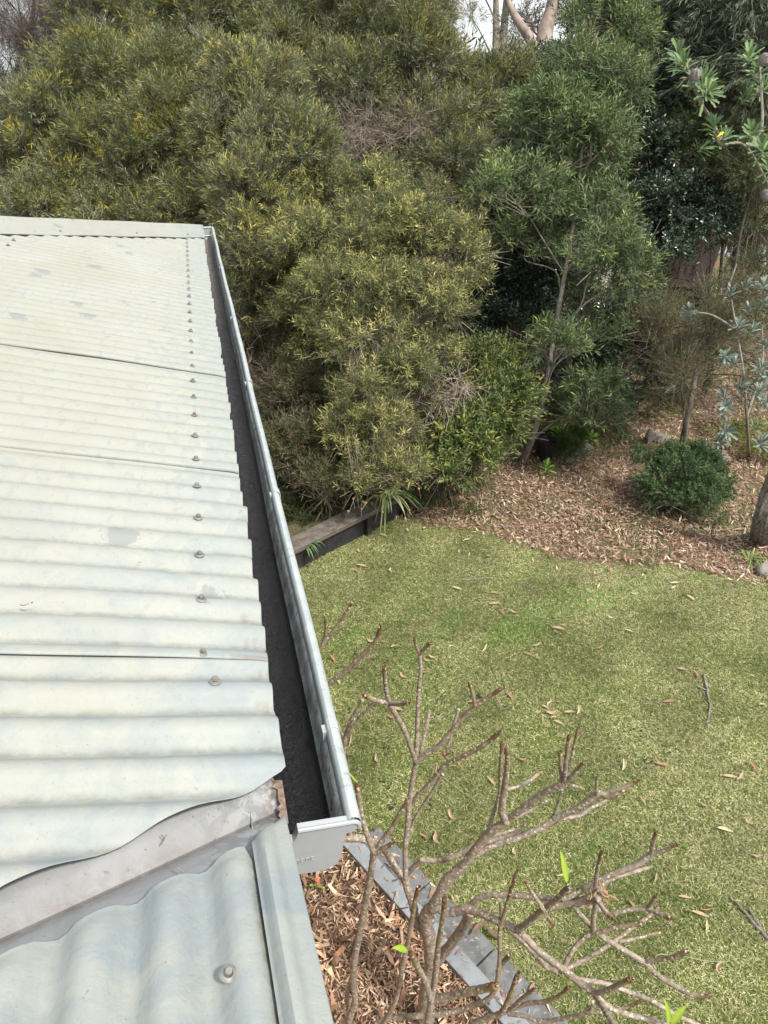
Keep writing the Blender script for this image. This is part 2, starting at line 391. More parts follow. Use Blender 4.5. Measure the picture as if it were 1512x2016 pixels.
for i, (y, x) in enumerate(scr):
    yc = nearest(y) if i else y - .003
    k = sum(1 for l in YLAP if yc > l)
    z = ZE - S * x + AMP + .002
    add_screw((x, yc, z), (random.uniform(-.05, .05), math.atan(S) + random.uniform(-.05, .05), random.uniform(0, 1)), sheets[k], 1.08)

# hip cap over the far hip: two wings and a rolled crown
def hipcap():
    mb = MB(); prof = [(-.185, .012), (-.184, .016), (-.06, .034), (-.035, .040), (-.026, .052), (-.012, .062), (.004, .064), (.020, .060), (.032, .050), (.038, .038), (.06, .030), (.17, -.03), (.171, -.034)]
    d = np.array([1, 1.27, -.244]); L = np.linalg.norm(d); nrm = np.array([-1.27, 1, 0]) / math.hypot(1.27, 1)   # towards far side
    vs = []; n = len(prof); NS = 60; a0, a1 = -2.2, .012
    for i in range(NS + 1):
        x = a0 + (a1 - a0) * i / NS
        base = np.array([x, 5.885 + 1.27 * x, ZE - S * x])
        for (p, h) in prof:
            q = base + nrm * p
            if q[0] > .01: q = q - d * ((q[0] - .01) / d[0])
            q[2] = ZE - S * q[0] + h - (max(0, p) * .42) + .0012 * math.sin(i * .7)
            vs.append(q)
    f = [(i*n+j, (i+1)*n+j, (i+1)*n+j+1, i*n+j+1) for i in range(NS) for j in range(n-1)]
    mb.add(vs, f, (0, 0, 0)); o = mb.build('hip_cap', M_ROOF, house, True)
    md = o.modifiers.new('thickness', 'SOLIDIFY'); md.thickness = .0012
    for x in (-.105, -.42, -.80, -1.2):
        add_screw((x, 5.62 + 1.25 * x + .03, ZE - S * x + .020), (0, .24, 0), o, 1.1)
    # rolled end of the crown
    return o
hipcap()
# far slope beyond the hip and its fascia
mb = MB(); nn = 40
V = []
for i in range(nn + 1):
    x = -2.6 + 2.6 * i / nn
    V += [(x, 5.80 + 1.27 * x, ZE - S * x - .004), (x, 5.98, ZE - .01)]
mb.add(V, [(2*i, 2*i+2, 2*i+3, 2*i+1) for i in range(nn)]); o = mb.build('rear_slope_sheet', M_ROOF, house, True)

# second roof slope, valley, edge flashing
Z2 = ZE - .004
def r2z(x, y): return Z2 - .14 * x - .22 * (y - .663)
def r2(u, v, h=0.0): return onplane(u, v, np.array([.14, .22, 1.0]), Z2 + .22 * .663 + h)
# ribs run along t=(-.049,1)
def s2xy(s, t): return (s - .049 * (t - .6), t)
def r2sheet():
    NS, NT = 170, 70; V = []; C = []
    for i in range(NS + 1):
        s = -1.7 + (1.7 - .048) * i / NS
        top = .625 + .44 * s          # upper cut edge follows the valley
        ph = 2 * math.pi * (s + .080) / .0765
        for j in range(NT + 1):
            t = top - (2.2) * (j / NT) ** 1.7
            x, y = s2xy(s, t)
            c = math.cos(ph); h = .0125 * (1 - 2 * ((1 - c) / 2) ** 1.2)
            if s > -.066: h = -.006; t -= .035 * max(0, 1 - j / 20); x, y = s2xy(s, t)
            dtop = (top - t)
            droop = -.010 * math.exp(-(dtop / .022) ** 2) * (.35 + .65 * max(0, c))
            V.append((x, y, r2z(x, y) + .0165 + h + droop + .0012 * math.sin(t * 9 + s * 6)))
            C.append((1.6 if s > -.067 else max(0, -c - .80) * 1.2, 0, 0))  # shade gap along the flashing's inner fold painted dark; troughs darkened too
    m = NT + 1
    F = [(i*m+j, i*m+j+1, (i+1)*m+j+1, (i+1)*m+j) for i in range(NS) for j in range(NT)]
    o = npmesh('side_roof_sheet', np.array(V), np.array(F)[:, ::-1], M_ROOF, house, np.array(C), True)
    md = o.modifiers.new('thickness', 'SOLIDIFY'); md.thickness = .0011; md.offset = -1
    return o
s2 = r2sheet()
sc_ = r2(450, 1922, .02)
add_screw((sc_[0], sc_[1], r2z(sc_[0], sc_[1]) + .0245), (.2, .14, .4), s2, .92)
# valley tray: section across the valley line (direction a)
def valley():
    a = np.array([1, .47, -S]); a = a / a[0]; pr = np.array([-.47, 1, 0]) / math.hypot(.47, 1)
    prof = [(.12, -.014), (.062, -.0155), (.03, -.024), (.006, -.035), (.002, -.0365), (0, -.0415), (-.002, -.0275), (-.006, -.0255), (-.02, -.019), (-.042, -.012), (-.06, -.010), (-.14, -.010)]
    vs = []; NS = 80; n = len(prof); x0, x1 = -1.6, .0
    for i in range(NS + 1):
        x = x0 + (x1 - x0) * i / NS
        b = np.array([x, .693 + .473 * x, ZE - S * x])
        for p, h in prof:
            pe = max(p, min(0.0, (b[0] + .010) / .4254)) if p < 0 else p
            if pe != p: h = float(np.interp(pe, [a_[0] for a_ in prof[::-1]], [a_[1] for a_ in prof[::-1]]))
            p = pe; q = b + pr * p
            if q[0] > -.010: q = q - a * (q[0] + .010)
            zz = ZE - S * q[0] if p > 0 else r2z(q[0], q[1])
            q[2] = zz + h + .002 + .001 * math.sin(i * .35 + p * 30); vs.append(q)
    cc = [((1.0 if abs(p) < .0015 else .55 if abs(p) < .007 else .25 if .10 > p > .05 else 0), 0, 0) for _ in range(NS + 1) for p, h in prof]
    mb = MB(); mb.add(vs, [(i*n+j, i*n+j+1, (i+1)*n+j+1, (i+1)*n+j) for i in range(NS) for j in range(n-1)], cc)
    o = mb.build('valley_flashing', M_TRAY, house, True)
    # rust stain piece of the tray lip where it drips into the gutter
    md = o.modifiers.new('thickness', 'SOLIDIFY'); md.thickness = .001
    mb = MB(); vs = []
    for i in range(13):
        y = .655 + .075 * i / 12
        q = (-.008 + .002 * RNG.normal(), y); vs += [(q[0] - .008 + .003 * RNG.normal(), y, ZE - S*q[0] - .0165), (-.006, y, ZE - .019)]
    mb.add(vs, [(2*i, 2*i+1, 2*i+3, 2*i+2) for i in range(12)]); r_ = mb.build('rusted_drip_edge', M_RUST, house)
    return o
valley()
def edgeflash():
    prof = [(-.057, .006), (-.0565, .0225), (-.0545, .0235), (-.052, .0255), (-.048, .0335), (-.042, .0385), (-.036, .038), (-.030, .032), (-.026, .0245), (-.0225, .0215), (-.009, .019), (-.0075, .017), (-.0072, -.06)]
    vs = []; NS = 60; n = len(prof)
    for i in range(NS + 1):
        t = .628 - 2.3 * (i / NS) ** 1.6
        wd = 1.0
        for p, h in prof:
            tt = t + (.022 + (p + .008) * .9) * max(0, 1 - i / 30)
            x, y = s2xy(p + .004 * (.63 - t) if p > -.023 else p, tt)
            hh = h
            if h > 0: hh = .002 + (h - .002) * min(1, (i + .3) / 6) ** .55
            vs.append((x, y, r2z(x, y) + hh + .0008 * math.sin(i * .9)))
    mb = MB(); mb.add(vs, [(i*n+j, (i+1)*n+j, (i+1)*n+j+1, i*n+j+1) for i in range(NS) for j in range(n-1)], (0, 0, 0))
    o = mb.build('edge_flashing', M_ROOF, house, True)
    md = o.modifiers.new('thickness', 'SOLIDIFY'); md.thickness = .001
    return o
edgeflash()

# gutter: quad section swept along the eave, closed by a moulded end cap
def gutter():
    yn, yf = .650, 6.46
    prof = [(-.055, ZE-.015), (-.055, ZE-.115), (.038, ZE-.118), (.058, ZE-.108), (.067, ZE-.09), (.069, ZE-.06), (.0745, ZE-.052),
            (.0755, ZE-.045), (.076, ZE-.038), (.078, ZE-.032), (.082, ZE-.029), (.088, ZE-.030), (.093, ZE-.034), (.0955, ZE-.040), (.0945, ZE-.048), (.090, ZE-.053), (.083, ZE-.054)]
    def sweep(pr, name, m_, par, y0, y1, thick=.001, ns=90, off=0):
        vs = []; n = len(pr)
        for i in range(ns + 1):
            y = y0 + (y1 - y0) * i / ns
            wx = .0012 * math.sin(y * 2.3) + .0008 * math.sin(y * 7.1)
            for x, z in pr: vs.append((x + wx, y, z + .001 * math.sin(y * 1.7)))
        b_ = MB(); b_.add(vs, [(i*n+j, (i+1)*n+j, (i+1)*n+j+1, i*n+j+1) for i in range(ns) for j in range(n-1)])
        o = b_.build(name, m_, par, True)
        if thick: md = o.modifiers.new('thickness', 'SOLIDIFY'); md.thickness = thick; md.offset = 0
        return o
    g = sweep(prof[6:], 'gutter', M_ZINC, house, yn, yf)
    g['label'] = 'galvanised quad gutter running the length of the eave'
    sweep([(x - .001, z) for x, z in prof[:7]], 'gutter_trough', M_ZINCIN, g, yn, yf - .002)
    # silt lying on the floor of the trough
    vs = []; NS, NJ = 420, 14
    for i in range(NS + 1):
        y = yn + .003 + (yf - yn - .01) * i / NS
        for j in range(NJ + 1):
            x = -.053 + (.117) * j / NJ
            h = .016 + .002 * math.sin(y * 3 + 1) + .0018 * RNG.normal() * (1 if 0 < j < NJ - 2 else 0) + .004 * (1 - j / NJ)
            vs.append((x, y, ZE - .117 + h))
    m = NJ + 1
    npmesh_f = [(i*m+j, i*m+j+1, (i+1)*m+j+1, (i+1)*m+j) for i in range(NS) for j in range(NJ)]
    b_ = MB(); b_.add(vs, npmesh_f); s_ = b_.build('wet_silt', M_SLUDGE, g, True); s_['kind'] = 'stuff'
    # far end: return gutter turning along the rear eave
    b_ = MB(); b_.box((-.056, yf, ZE - .118), (.083, yf + .0015, ZE - .045)); b_.tube([(.0955-.011, yf + .006, ZE - .041), (-.6, yf + .006, ZE - .041)], .010, 10)
    b_.build('gutter_corner', M_ZINC, g)
    # joints with little straps over the bead
    for yy in (.832, 1.665, 2.55, 3.5, 4.75):
        b_ = MB(); pr = [(x * 1.0 + (.0022 if x > .084 else -.0018 if z < ZE-.04 and x < .08 else 0), z + (.0024 if z > ZE - .04 else -.001 if x > .08 else 0)) for x, z in prof[6:16]]
        vs = []; wd = .011
        for y in (yy - wd, yy + wd): vs += [(x, y, z) for x, z in pr]
        n = len(pr); b_.add(vs, [(j, n + j, n + j + 1, j + 1) for j in range(n - 1)])
        b_.box((.0705, yy - wd * .8, ZE - .058), (.0752, yy + wd * .6, ZE - .0375))
        o = b_.build('gutter_clip', M_ZINC, g, False); md = o.modifiers.new('thickness', 'SOLIDIFY'); md.thickness = .0016; md.offset = 1
    # end cap
    pc = lambda u, v: (lambda q: (q[0], q[2]))(onplane(u, v, np.array([0, 1.0, 0]), yn))
    poly = [pc(576, 1655), pc(583, 1645), pc(586, 1633), pc(672, 1619), pc(698, 1615), pc(706, 1619), pc(706, 1625), pc(698, 1632), pc(684, 1636), pc(680, 1642),
            pc(677, 1656), pc(672, 1684), pc(662, 1699), pc(640, 1710), pc(600, 1717), pc(540, 1722), pc(540, 1655)]
    vs = []
    for (dy, inset) in ((.010, 0.0), (-.001, 0.0), (-.003, .02)):
        for x, z in poly:
            cx, cz = .02, ZE - .08
            vs.append((x + (cx - x) * inset, yn + dy, z + (cz - z) * inset))
    n = len(poly); f = [(i*n+j, i*n+(j+1)%n, (i+1)*n+(j+1)%n, (i+1)*n+j) for i in range(2) for j in range(n)] + [tuple(range(2*n, 3*n))]
    f.append(tuple(range(n))[::-1])
    b_ = MB(); b_.add(vs, f)
    lip = [(x, yn - .0015, z - .0012) for x, z in poly[2:7]]
    b_.tube(smoothpath(lip, 4), .0036, 8)
    e = b_.build('end_cap', M_CAP, g, True); e['label'] = 'moulded grey plastic end cap with raised lettering'
    # raised lettering on the cap, partly behind the roof edge
    tc = bpy.data.curves.new('end_cap_lettering', 'FONT'); tc.body = 'ement'; tc.size = .0155; tc.extrude = .0006; tc.align_x = 'RIGHT'
    to = bpy.data.objects.new('end_cap_lettering', tc); COL.objects.link(to); to.data.materials.append(M_CAP)
    to.parent = g; off = house.location
    to.location = Vector((.0245, yn - .0036, ZE - .098)) - off
    to.rotation_euler = (R(90), 0, 0); bpy.context.view_layer.update(); dg = bpy.context.evaluated_depsgraph_get(); lm = bpy.data.meshes.new_from_object(to.evaluated_get(dg)); lo = bpy.data.objects.new('raised_lettering', lm); COL.objects.link(lo); lo.parent = g; lo.location = to.location; lo.rotation_euler = to.rotation_euler; bpy.data.objects.remove(to)
gutter()
b_ = MB(); b_.box((-.075, -2.5, ZE - .20), (-.0565, 6.30, ZE - .062)); b_.build('fascia', M_FASCIA, house)
b_ = MB(); b_.box((-.50, -2.5, ZE - .19), (-.0751, 6.30, ZE - .18)); b_.build('soffit', M_FASCIA, house)
b_ = MB(); b_.box((-3.6, -2.5, -.05), (-.45, 5.7, ZE - .185)); b_.build('wall', M_BRICK, house)

# ================================================================== GROUND
def polysheet(name, poly, z, m_, kind='structure', jitter=0.0, cols=None):
    mb = MB(); n = len(poly); mb.add([(p[0], p[1], z) for p in poly], [tuple(range(n))])
    o = mb.build(name, m_, None); tag(o, kind=kind); return o
# terrain sheet: flat in the yard, rising gently far away
xs = np.concatenate([np.linspace(-400, -40, 8), np.linspace(-30, 40, 60), np.linspace(50, 400, 8)])
ys = np.concatenate([np.linspace(-60, -10, 5), np.linspace(-6, 50, 60), np.linspace(60, 800, 10)])
X, Y = np.meshgrid(xs, ys, indexing='ij')
Z = np.where(Y > 7.5, .05 * np.sin(X * .9) * np.sin(Y * .7), 0) * np.clip((Y - 7.5) / 4, 0, 1) - .004
Z = np.where(Y > 60, Z + (Y - 60) * .012, Z); Z = np.minimum(Z, 12)
V = np.stack([X, Y, Z], -1).reshape(-1, 3); nx_, ny_ = len(xs), len(ys)
F = [(i*ny_+j, (i+1)*ny_+j, (i+1)*ny_+j+1, i*ny_+j+1) for i in range(nx_-1) for j in range(ny_-1)]
tag(npmesh('ground', V, np.array(F), M_GROUND, None, None, True), kind='structure')

LAWN = [(-.44, 2.75), (.33, 2.62), (.62, 2.42)] + [tuple(gnd(u, v)[:2]) for u, v in [(812, 1712), (851, 1755), (931, 1828), (974, 1881), (1007, 1947), (1060, 2016)]] + \
       [(1.35, .6), (6.5, .6), (6.2, 3.4)] + [tuple(gnd(u, v)[:2]) for u, v in [(1512, 1150), (1400, 1130), (1300, 1110), (1200, 1120), (1110, 1105), (1040, 1075), (960, 1050), (880, 1040), (810, 1030)]] + \
       [tuple(gnd(810, 1012)[:2] + np.array([-.03, .08])), tuple(gnd(598, 1122)[:2] + np.array([-.04, .10])), (-.44, 4.80)]
polysheet('lawn', LAWN, .004, M_LAWNBASE)
BED = [(-.44, 2.70), (.30, 2.60)] + [tuple(gnd(u, v)[:2]) for u, v in [(690, 1652), (759, 1742), (884, 1885), (934, 1941), (997, 1993)]] + [(1.25, .6), (-.44, .6)]
polysheet('mulch_bed', BED, .004, M_MULCHBASE)
def quadsheet(name, pts, z, m_): polysheet(name, [tuple(gnd(u, v)[:2]) for u, v in pts], z, m_)
quadsheet('road', [(1200, 455), (1700, 440), (1900, 480), (1700, 515), (1150, 515)], .008, M_ROAD)
quadsheet('gravel_verge', [(1150, 512), (1700, 512), (1700, 590), (1150, 590)], .004, M_DIRT)
quadsheet('dry_grass_verge', [(1150, 592), (1700, 592), (1700, 650), (1150, 660)], .004, M_DRYGRASS)

def inpoly(P, poly):
    x, y = P[:, 0], P[:, 1]; ins = np.zeros(len(P), bool); n = len(poly)
    for i in range(n):
        x1, y1 = poly[i]; x2, y2 = poly[(i+1) % n]
        c = ((y1 > y) != (y2 > y)) & (x < (x2-x1)*(y-y1)/(y2-y1+1e-12)+x1); ins ^= c
    return ins
def lowfreq(P, seed, s=1.0):
    r = np.random.default_rng(seed); out = np.zeros(len(P))
    for k in range(7):
        a = r.normal(0, 1.6 / s, 2) * (1 + k * .5); out += np.sin(P[:, :2] @ a + r.uniform(0, 6)) / (1 + k * .35)
    return out / 2.2
def unit(v): return v / (np.linalg.norm(v, axis=-1, keepdims=True) + 1e-9)

# grass blades
def grass():
    N = 900000
    P = np.stack([RNG.uniform(-.44, 6.4, N), RNG.uniform(.6, 6.2, N)], 1)
    jp = P + np.stack([lowfreq(P*6, 3), lowfreq(P*6, 5)], 1) * .10 + RNG.normal(0, .05, (N, 2))
    keep = inpoly(jp, LAWN) & ~inpoly(P, BED)
    # keep clear of pavers and the sleeper wall
    for poly in (PAVEPOLY, SLEEPPOLY): keep &= ~inpoly(P, poly)
    # cone of ground that can be seen from anywhere near the ladder
    keep &= (P[:, 0] > -.3 + 0) & (P[:, 0] - .0 < 1.2 + P[:, 1] * .95)
    P = P[keep]; N = len(P)
    dist = np.hypot(P[:, 0], P[:, 1])
    dry = lowfreq(P, 21, 1.4) * .5 + lowfreq(P*4, 9) * .35 + (P[:, 0] - 1.6) * .22
    pd = 1 / (1 + np.exp(-(dry - .02) * 2.4))
    straw = RNG.random(N) < (.16 + .56 * pd)
    L = RNG.uniform(.014, .032, N) * np.where(straw, .85, 1); W = RNG.uniform(.0020, .0042, N)
    az = RNG.uniform(0, 2*np.pi, N); el = np.where(straw, RNG.uniform(.0, .5, N), RNG.uniform(.1, 1.1, N))
    D = np.stack([np.cos(az)*np.cos(el), np.sin(az)*np.cos(el), np.sin(el)], 1)
    side = unit(np.cross(D, np.stack([RNG.normal(0, .5, N), RNG.normal(0, .5, N), np.ones(N)], 1)))
    B = np.concatenate([P, np.full((N, 1), .003)], 1); B[:, 2] += RNG.uniform(0, .010, N)
    v = np.empty((N, 4, 3)); v[:, 0] = B - side * W[:, None] * .5; v[:, 1] = B + side * W[:, None] * .5
    v[:, 2] = B + D * L[:, None] + side * W[:, None] * .15; v[:, 3] = B + D * L[:, None] - side * W[:, None] * .15
    g = np.array([.142, .190, .060]) * RNG.uniform(.35, 1.7, (N, 1)) + np.array([.05, .03, .0]) * np.clip(pd, 0, 1)[:, None] * RNG.uniform(.2, 1.6, (N, 1))
    lush = (lowfreq(P*1.7, 33) > .75)[:, None]; g = np.where(lush, g * np.array([.85, 1.2, .8]), g)
    s = np.array([.54, .51, .32]) * RNG.uniform(.55, 1.3, (N, 1))
    c = np.where(straw[:, None], s, g) * (1 + .18 * lowfreq(P * 1.6, 55) + .16 * lowfreq(P * 6, 56))[:, None]
    T = P[RNG.integers(0, N, 260)]; nt_ = 9; tp = np.repeat(T, nt_, 0) + RNG.normal(0, .012, (260 * nt_, 2)); M_ = len(tp); tz = RNG.uniform(0, 6.28, M_); te = RNG.uniform(.5, 1.3, M_); tD = np.stack([np.cos(tz)*np.cos(te), np.sin(tz)*np.cos(te), np.sin(te)], 1); tS = unit(np.cross(tD, RNG.normal(size=(M_, 3)))); tB = np.concatenate([tp, np.full((M_, 1), .004)], 1); tl = RNG.uniform(.035, .075, (M_, 1)); tw_ = .0022
    tv = np.stack([tB - tS*tw_, tB + tS*tw_, tB + tD*tl + tS*.0004 - np.array([0, 0, .01]), tB + tD*tl - tS*.0004 - np.array([0, 0, .01])], 1); tc_ = np.array([.10, .20, .035]) * RNG.uniform(.6, 1.4, (M_, 1)); v = np.concatenate([v, tv]); c = np.concatenate([c, tc_]); N += M_
    tag(npmesh('grass', v.reshape(-1, 3), np.arange(4*N).reshape(-1, 4), M_GRASS, None, np.repeat(c, 4, 0)), 'mown green and straw coloured lawn grass below the gutter', 'grass', kind='stuff')

# bark chips / dry leaf litter
def chips(name, P, size, cols, label, lift=.02, curl=.25, aspect=(.16, .4), tilt=.35):
    N = len(P); L = np.minimum(RNG.lognormal(math.log(size), .45, N), size * 2.0); W = L * RNG.uniform(*aspect, N)
    az = RNG.uniform(0, 2*np.pi, N); D = np.stack([np.cos(az), np.sin(az), RNG.normal(0, tilt, N)], 1); D = unit(D)
    nr = unit(np.stack([RNG.normal(0, tilt, N), RNG.normal(0, tilt, N), np.ones(N)], 1)); Sd = unit(np.cross(nr, D)); nr = np.cross(D, Sd)
    B = np.concatenate([P[:, :2], (.004 + RNG.uniform(0, lift, N))[:, None] + (P[:, 2:3] if P.shape[1] > 2 else 0)], 1)
    B[:, 2] += np.abs(D[:, 2]) * L * .5
    c_ = RNG.normal(0, curl, N)[:, None]
    v = np.empty((N, 6, 3)); hL = (L*.5)[:, None]; hW = (W*.5)[:, None]
    tw = RNG.uniform(.2, .9, (N, 1))
    v[:, 0] = B - D*hL - Sd*hW*tw + nr*c_*hL; v[:, 1] = B - D*hL + Sd*hW*tw + nr*c_*hL
    v[:, 2] = B - Sd*hW; v[:, 3] = B + Sd*hW
    v[:, 4] = B + D*hL - Sd*hW*tw*.5 + nr*c_*hL; v[:, 5] = B + D*hL + Sd*hW*tw*.5 + nr*c_*hL
    v[:, :, 2] = np.maximum(v[:, :, 2], .0015 if P.shape[1] < 3 else -9)
    i0 = np.arange(N) * 6
    f = np.concatenate([np.stack([i0, i0+1, i0+3, i0+2], 1), np.stack([i0+2, i0+3, i0+5, i0+4], 1)])
    c = cols[RNG.integers(0, len(cols), N)] * RNG.uniform(.6, 1.3, (N, 1)) * RNG.uniform(.93, 1.07, (N, 3))
    return tag(npmesh(name, v.reshape(-1, 3), f, M_DRY, None, np.repeat(c, 6, 0)), label, 'mulch', kind='stuff')
MULCHC = 1.22 * np.array([(.40, .27, .18), (.30, .19, .12), (.50, .38, .27), (.20, .13, .09), (.14, .09, .065), (.36, .24, .16), (.24, .17, .12), (.58, .47, .35)])
REARC = .86 * np.array([(.36, .23, .155), (.46, .33, .235), (.52, .40, .30), (.26, .165, .115), (.34, .21, .14), (.42, .29, .20), (.60, .49, .38), (.18, .115, .085)])

kl = [gnd(u, v) for u, v in [(686, 1660), (759, 1742), (884, 1881), (997, 1993)]]; kr = [gnd(u, v) for u, v in [(709, 1656), (790, 1740), (964, 1931), (1027, 2002)]]
d0 = (kr[3] - kr[0]); d0[2] = 0; d0 = d0 / np.linalg.norm(d0); nrm0 = np.array([-d0[1], d0[0], 0])
if nrm0[0] < 0: nrm0 = -nrm0
k0 = kr[0] - nrm0 * .105; LEN = 2.1
def strip(a, b, w0, w1): return [tuple((k0 + d0*a + nrm0*w0)[:2]), tuple((k0 + d0*b + nrm0*w0)[:2]), tuple((k0 + d0*b + nrm0*w1)[:2]), tuple((k0 + d0*a + nrm0*w1)[:2])]
PAVEPOLY = strip(-.02, LEN, .0, .24)
mb = MB()
a_ = 0
edge = empty('garden_edging', (k0 + d0 * .6).tolist(), 'pale concrete garden edging with a lower grey paver strip, between bark bed and lawn', 'edging')
for i, (a, b) in enumerate([(-.03, .60), (.606, 1.24), (1.246, LEN)]):
    mb = MB(); mb.prism(strip(a, b, 0, .088), -.02, .055); mb.build('edging_block', M_CONC, edge, bevel=.004)
for i, (a, b) in enumerate([(-.0, .42), (.428, .86), (.868, 1.30), (1.308, LEN)]):
    mb = MB(); mb.prism(strip(a, b, .094, .235), -.03, .014 + .003 * (i % 2)); mb.build('paver', M_PAVE, edge, bevel=.004)

# sleeper retaining wall
sa = gnd(590, 1125); sb = gnd(806, 1012); ds = sb - sa; ds[2] = 0; ls = np.linalg.norm(ds); ds /= ls; ns_ = np.array([-ds[1], ds[0], 0])
sa2 = sa - ds * 1.3
SLEEPPOLY = [tuple((sa2 + ns_*.035)[:2]), tuple((sb + ns_*.035)[:2]), tuple((sb + ns_*.2)[:2]), tuple((sa2 + ns_*.2)[:2])]
sw = empty('retaining_wall', sa.tolist(), 'low weathered timber sleeper wall with a dark face at the lawn edge', 'retaining wall')
def obb(mb, o, L, W, z0, z1, off=0.0, woff=0.0):
    c = [o + ds*off + ns_*woff, o + ds*(off+L) + ns_*woff, o + ds*(off+L) + ns_*(woff+W), o + ds*off + ns_*(woff+W)]; mb.prism([tuple(p[:2]) for p in c], z0, z1)
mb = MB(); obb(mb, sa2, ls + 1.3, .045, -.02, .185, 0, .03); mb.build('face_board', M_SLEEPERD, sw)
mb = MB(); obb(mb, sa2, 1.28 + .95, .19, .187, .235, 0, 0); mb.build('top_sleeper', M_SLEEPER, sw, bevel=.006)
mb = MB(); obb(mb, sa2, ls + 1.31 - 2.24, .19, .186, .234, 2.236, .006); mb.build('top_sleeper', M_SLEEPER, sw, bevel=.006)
mb = MB(); obb(mb, sa2, .05, .05, -.05, .19, 2.1, -.02); obb(mb, sa2, .05, .05, -.05, .19, ls + 1.2, -.02); mb.build('stake', M_SLEEPERD, sw)
# retained soil behind the wall
rs = [sa2 + ns_*.18, sb + ns_*.18, sb + ns_*1.0 + ds*.5, sb + ns_*3.5, sa2 + ns_*3.5]
mb = MB(); mb.add([(*rs[0][:2], .19), (*rs[1][:2], .17), (*rs[2][:2], .02), (*rs[3][:2], .0), (*rs[4][:2], .10)], [(0, 1, 2, 3, 4)]); tag(mb.build('garden_bed_soil', M_BEDSOIL), kind='structure')
grass()
N = 34000; P = np.stack([RNG.uniform(-.44, 1.3, N), RNG.uniform(.6, 2.75, N)], 1); P = P[inpoly(P, BED)]
chips('bark_mulch', P, .024, MULCHC, 'brown wood chip and dry leaf mulch between house and concrete edging', .024, .3, (.10, .24), .4)
N = 2600; P = np.stack([RNG.uniform(-.3, 1.2, N), RNG.uniform(.6, 2.7, N)], 1); P = P[inpoly(P, BED)]
chips('dry_leaf_mulch', P, .048, MULCHC * np.array([.95, .9, .9]), 'larger curled dry leaves lying over the wood chips beside the house', .03, .6, (.16, .28), .5)
N = 240000; P = np.stack([RNG.uniform(.3, 9.5, N), RNG.uniform(3.3, 10.5, N)], 1)
jp = P + np.stack([lowfreq(P*5, 3), lowfreq(P*5, 5)], 1) * .13
P = P[~inpoly(jp, LAWN) & ~inpoly(P, SLEEPPOLY) & ((P[:, 1] > 6.0) | (P[:, 0] > 1.45))]
P = P[RNG.random(len(P)) < np.clip(1.3 - P[:, 1] * .06, .35, 1) * np.clip(.72 + .4 * lowfreq(P * 2.2, 71), .25, 1)]
chips('leaf_litter', P, .034, REARC, 'reddish brown bark chips and fallen leaves covering the rear garden bed', .03, .3, (.12, .28), .35)
N = 2600; P = np.stack([RNG.uniform(1.5, 6, N), RNG.uniform(3.4, 6.0, N)], 1)
dn = inpoly(P, LAWN) & ~inpoly(P + np.array([-.05, .55]), LAWN); P = P[dn & (RNG.random(N) < .6)]
chips('strewn_litter', P, .035, REARC, 'stray bark chips scattered where lawn meets rear bed', .03, .3, (.14, .36), .3)
ks = RNG.uniform(0, LEN, 170); kw = RNG.uniform(.0, .25, 170); P = np.array([k0 + d0 * a + nrm0 * b for a, b in zip(ks, kw)]); P[:, 2] = np.where(kw < .09, .054, .016)
chips('edging_litter', P, .03, MULCHC * .8, 'brown chips and leaf scraps spilt over the concrete edging', .004, .3, (.14, .35), .1)

# ================================================================== FOLIAGE TOOLS
def puffs(clumps, per=40, sat=True):
    """clumps: (centre, rh, rv[, weight]) -> puff centres, radii, outward dirs, clump index"""
    C, Rr, O, I = [], [], [], []
    big = []
    for ci, cl in enumerate(clumps):
        big.append((ci, cl[0], cl[1], cl[2], cl[3] if len(cl) > 3 else 1))
        if sat:
            for _ in range(3):
                dd = unit(RNG.normal(size=3) * np.array([1, 1, .8])); f_ = RNG.uniform(.28, .5)
                big.append((ci, np.array(cl[0]) + dd * np.array([cl[1], cl[1], cl[2]]) * RNG.uniform(.85, 1.15), cl[1] * f_, cl[2] * f_, .28))
    for (ci, c, rh, rv, wt_) in big:
        c = np.array(c); n = max(4, int(per * wt_))
        d = unit(RNG.normal(size=(n, 3))); d[:, 2] = np.where(d[:, 2] < -.3, -d[:, 2], d[:, 2])
        r = RNG.uniform(.45, 1.0, n) ** .6
        C.append(c + d * r[:, None] * np.array([rh, rh, rv])); O.append(d); Rr.append(RNG.uniform(.16, .40, n) * min(rh, rv)); I.append(np.full(n, ci))
    return np.concatenate(C), np.concatenate(Rr), np.concatenate(O), np.concatenate(I)
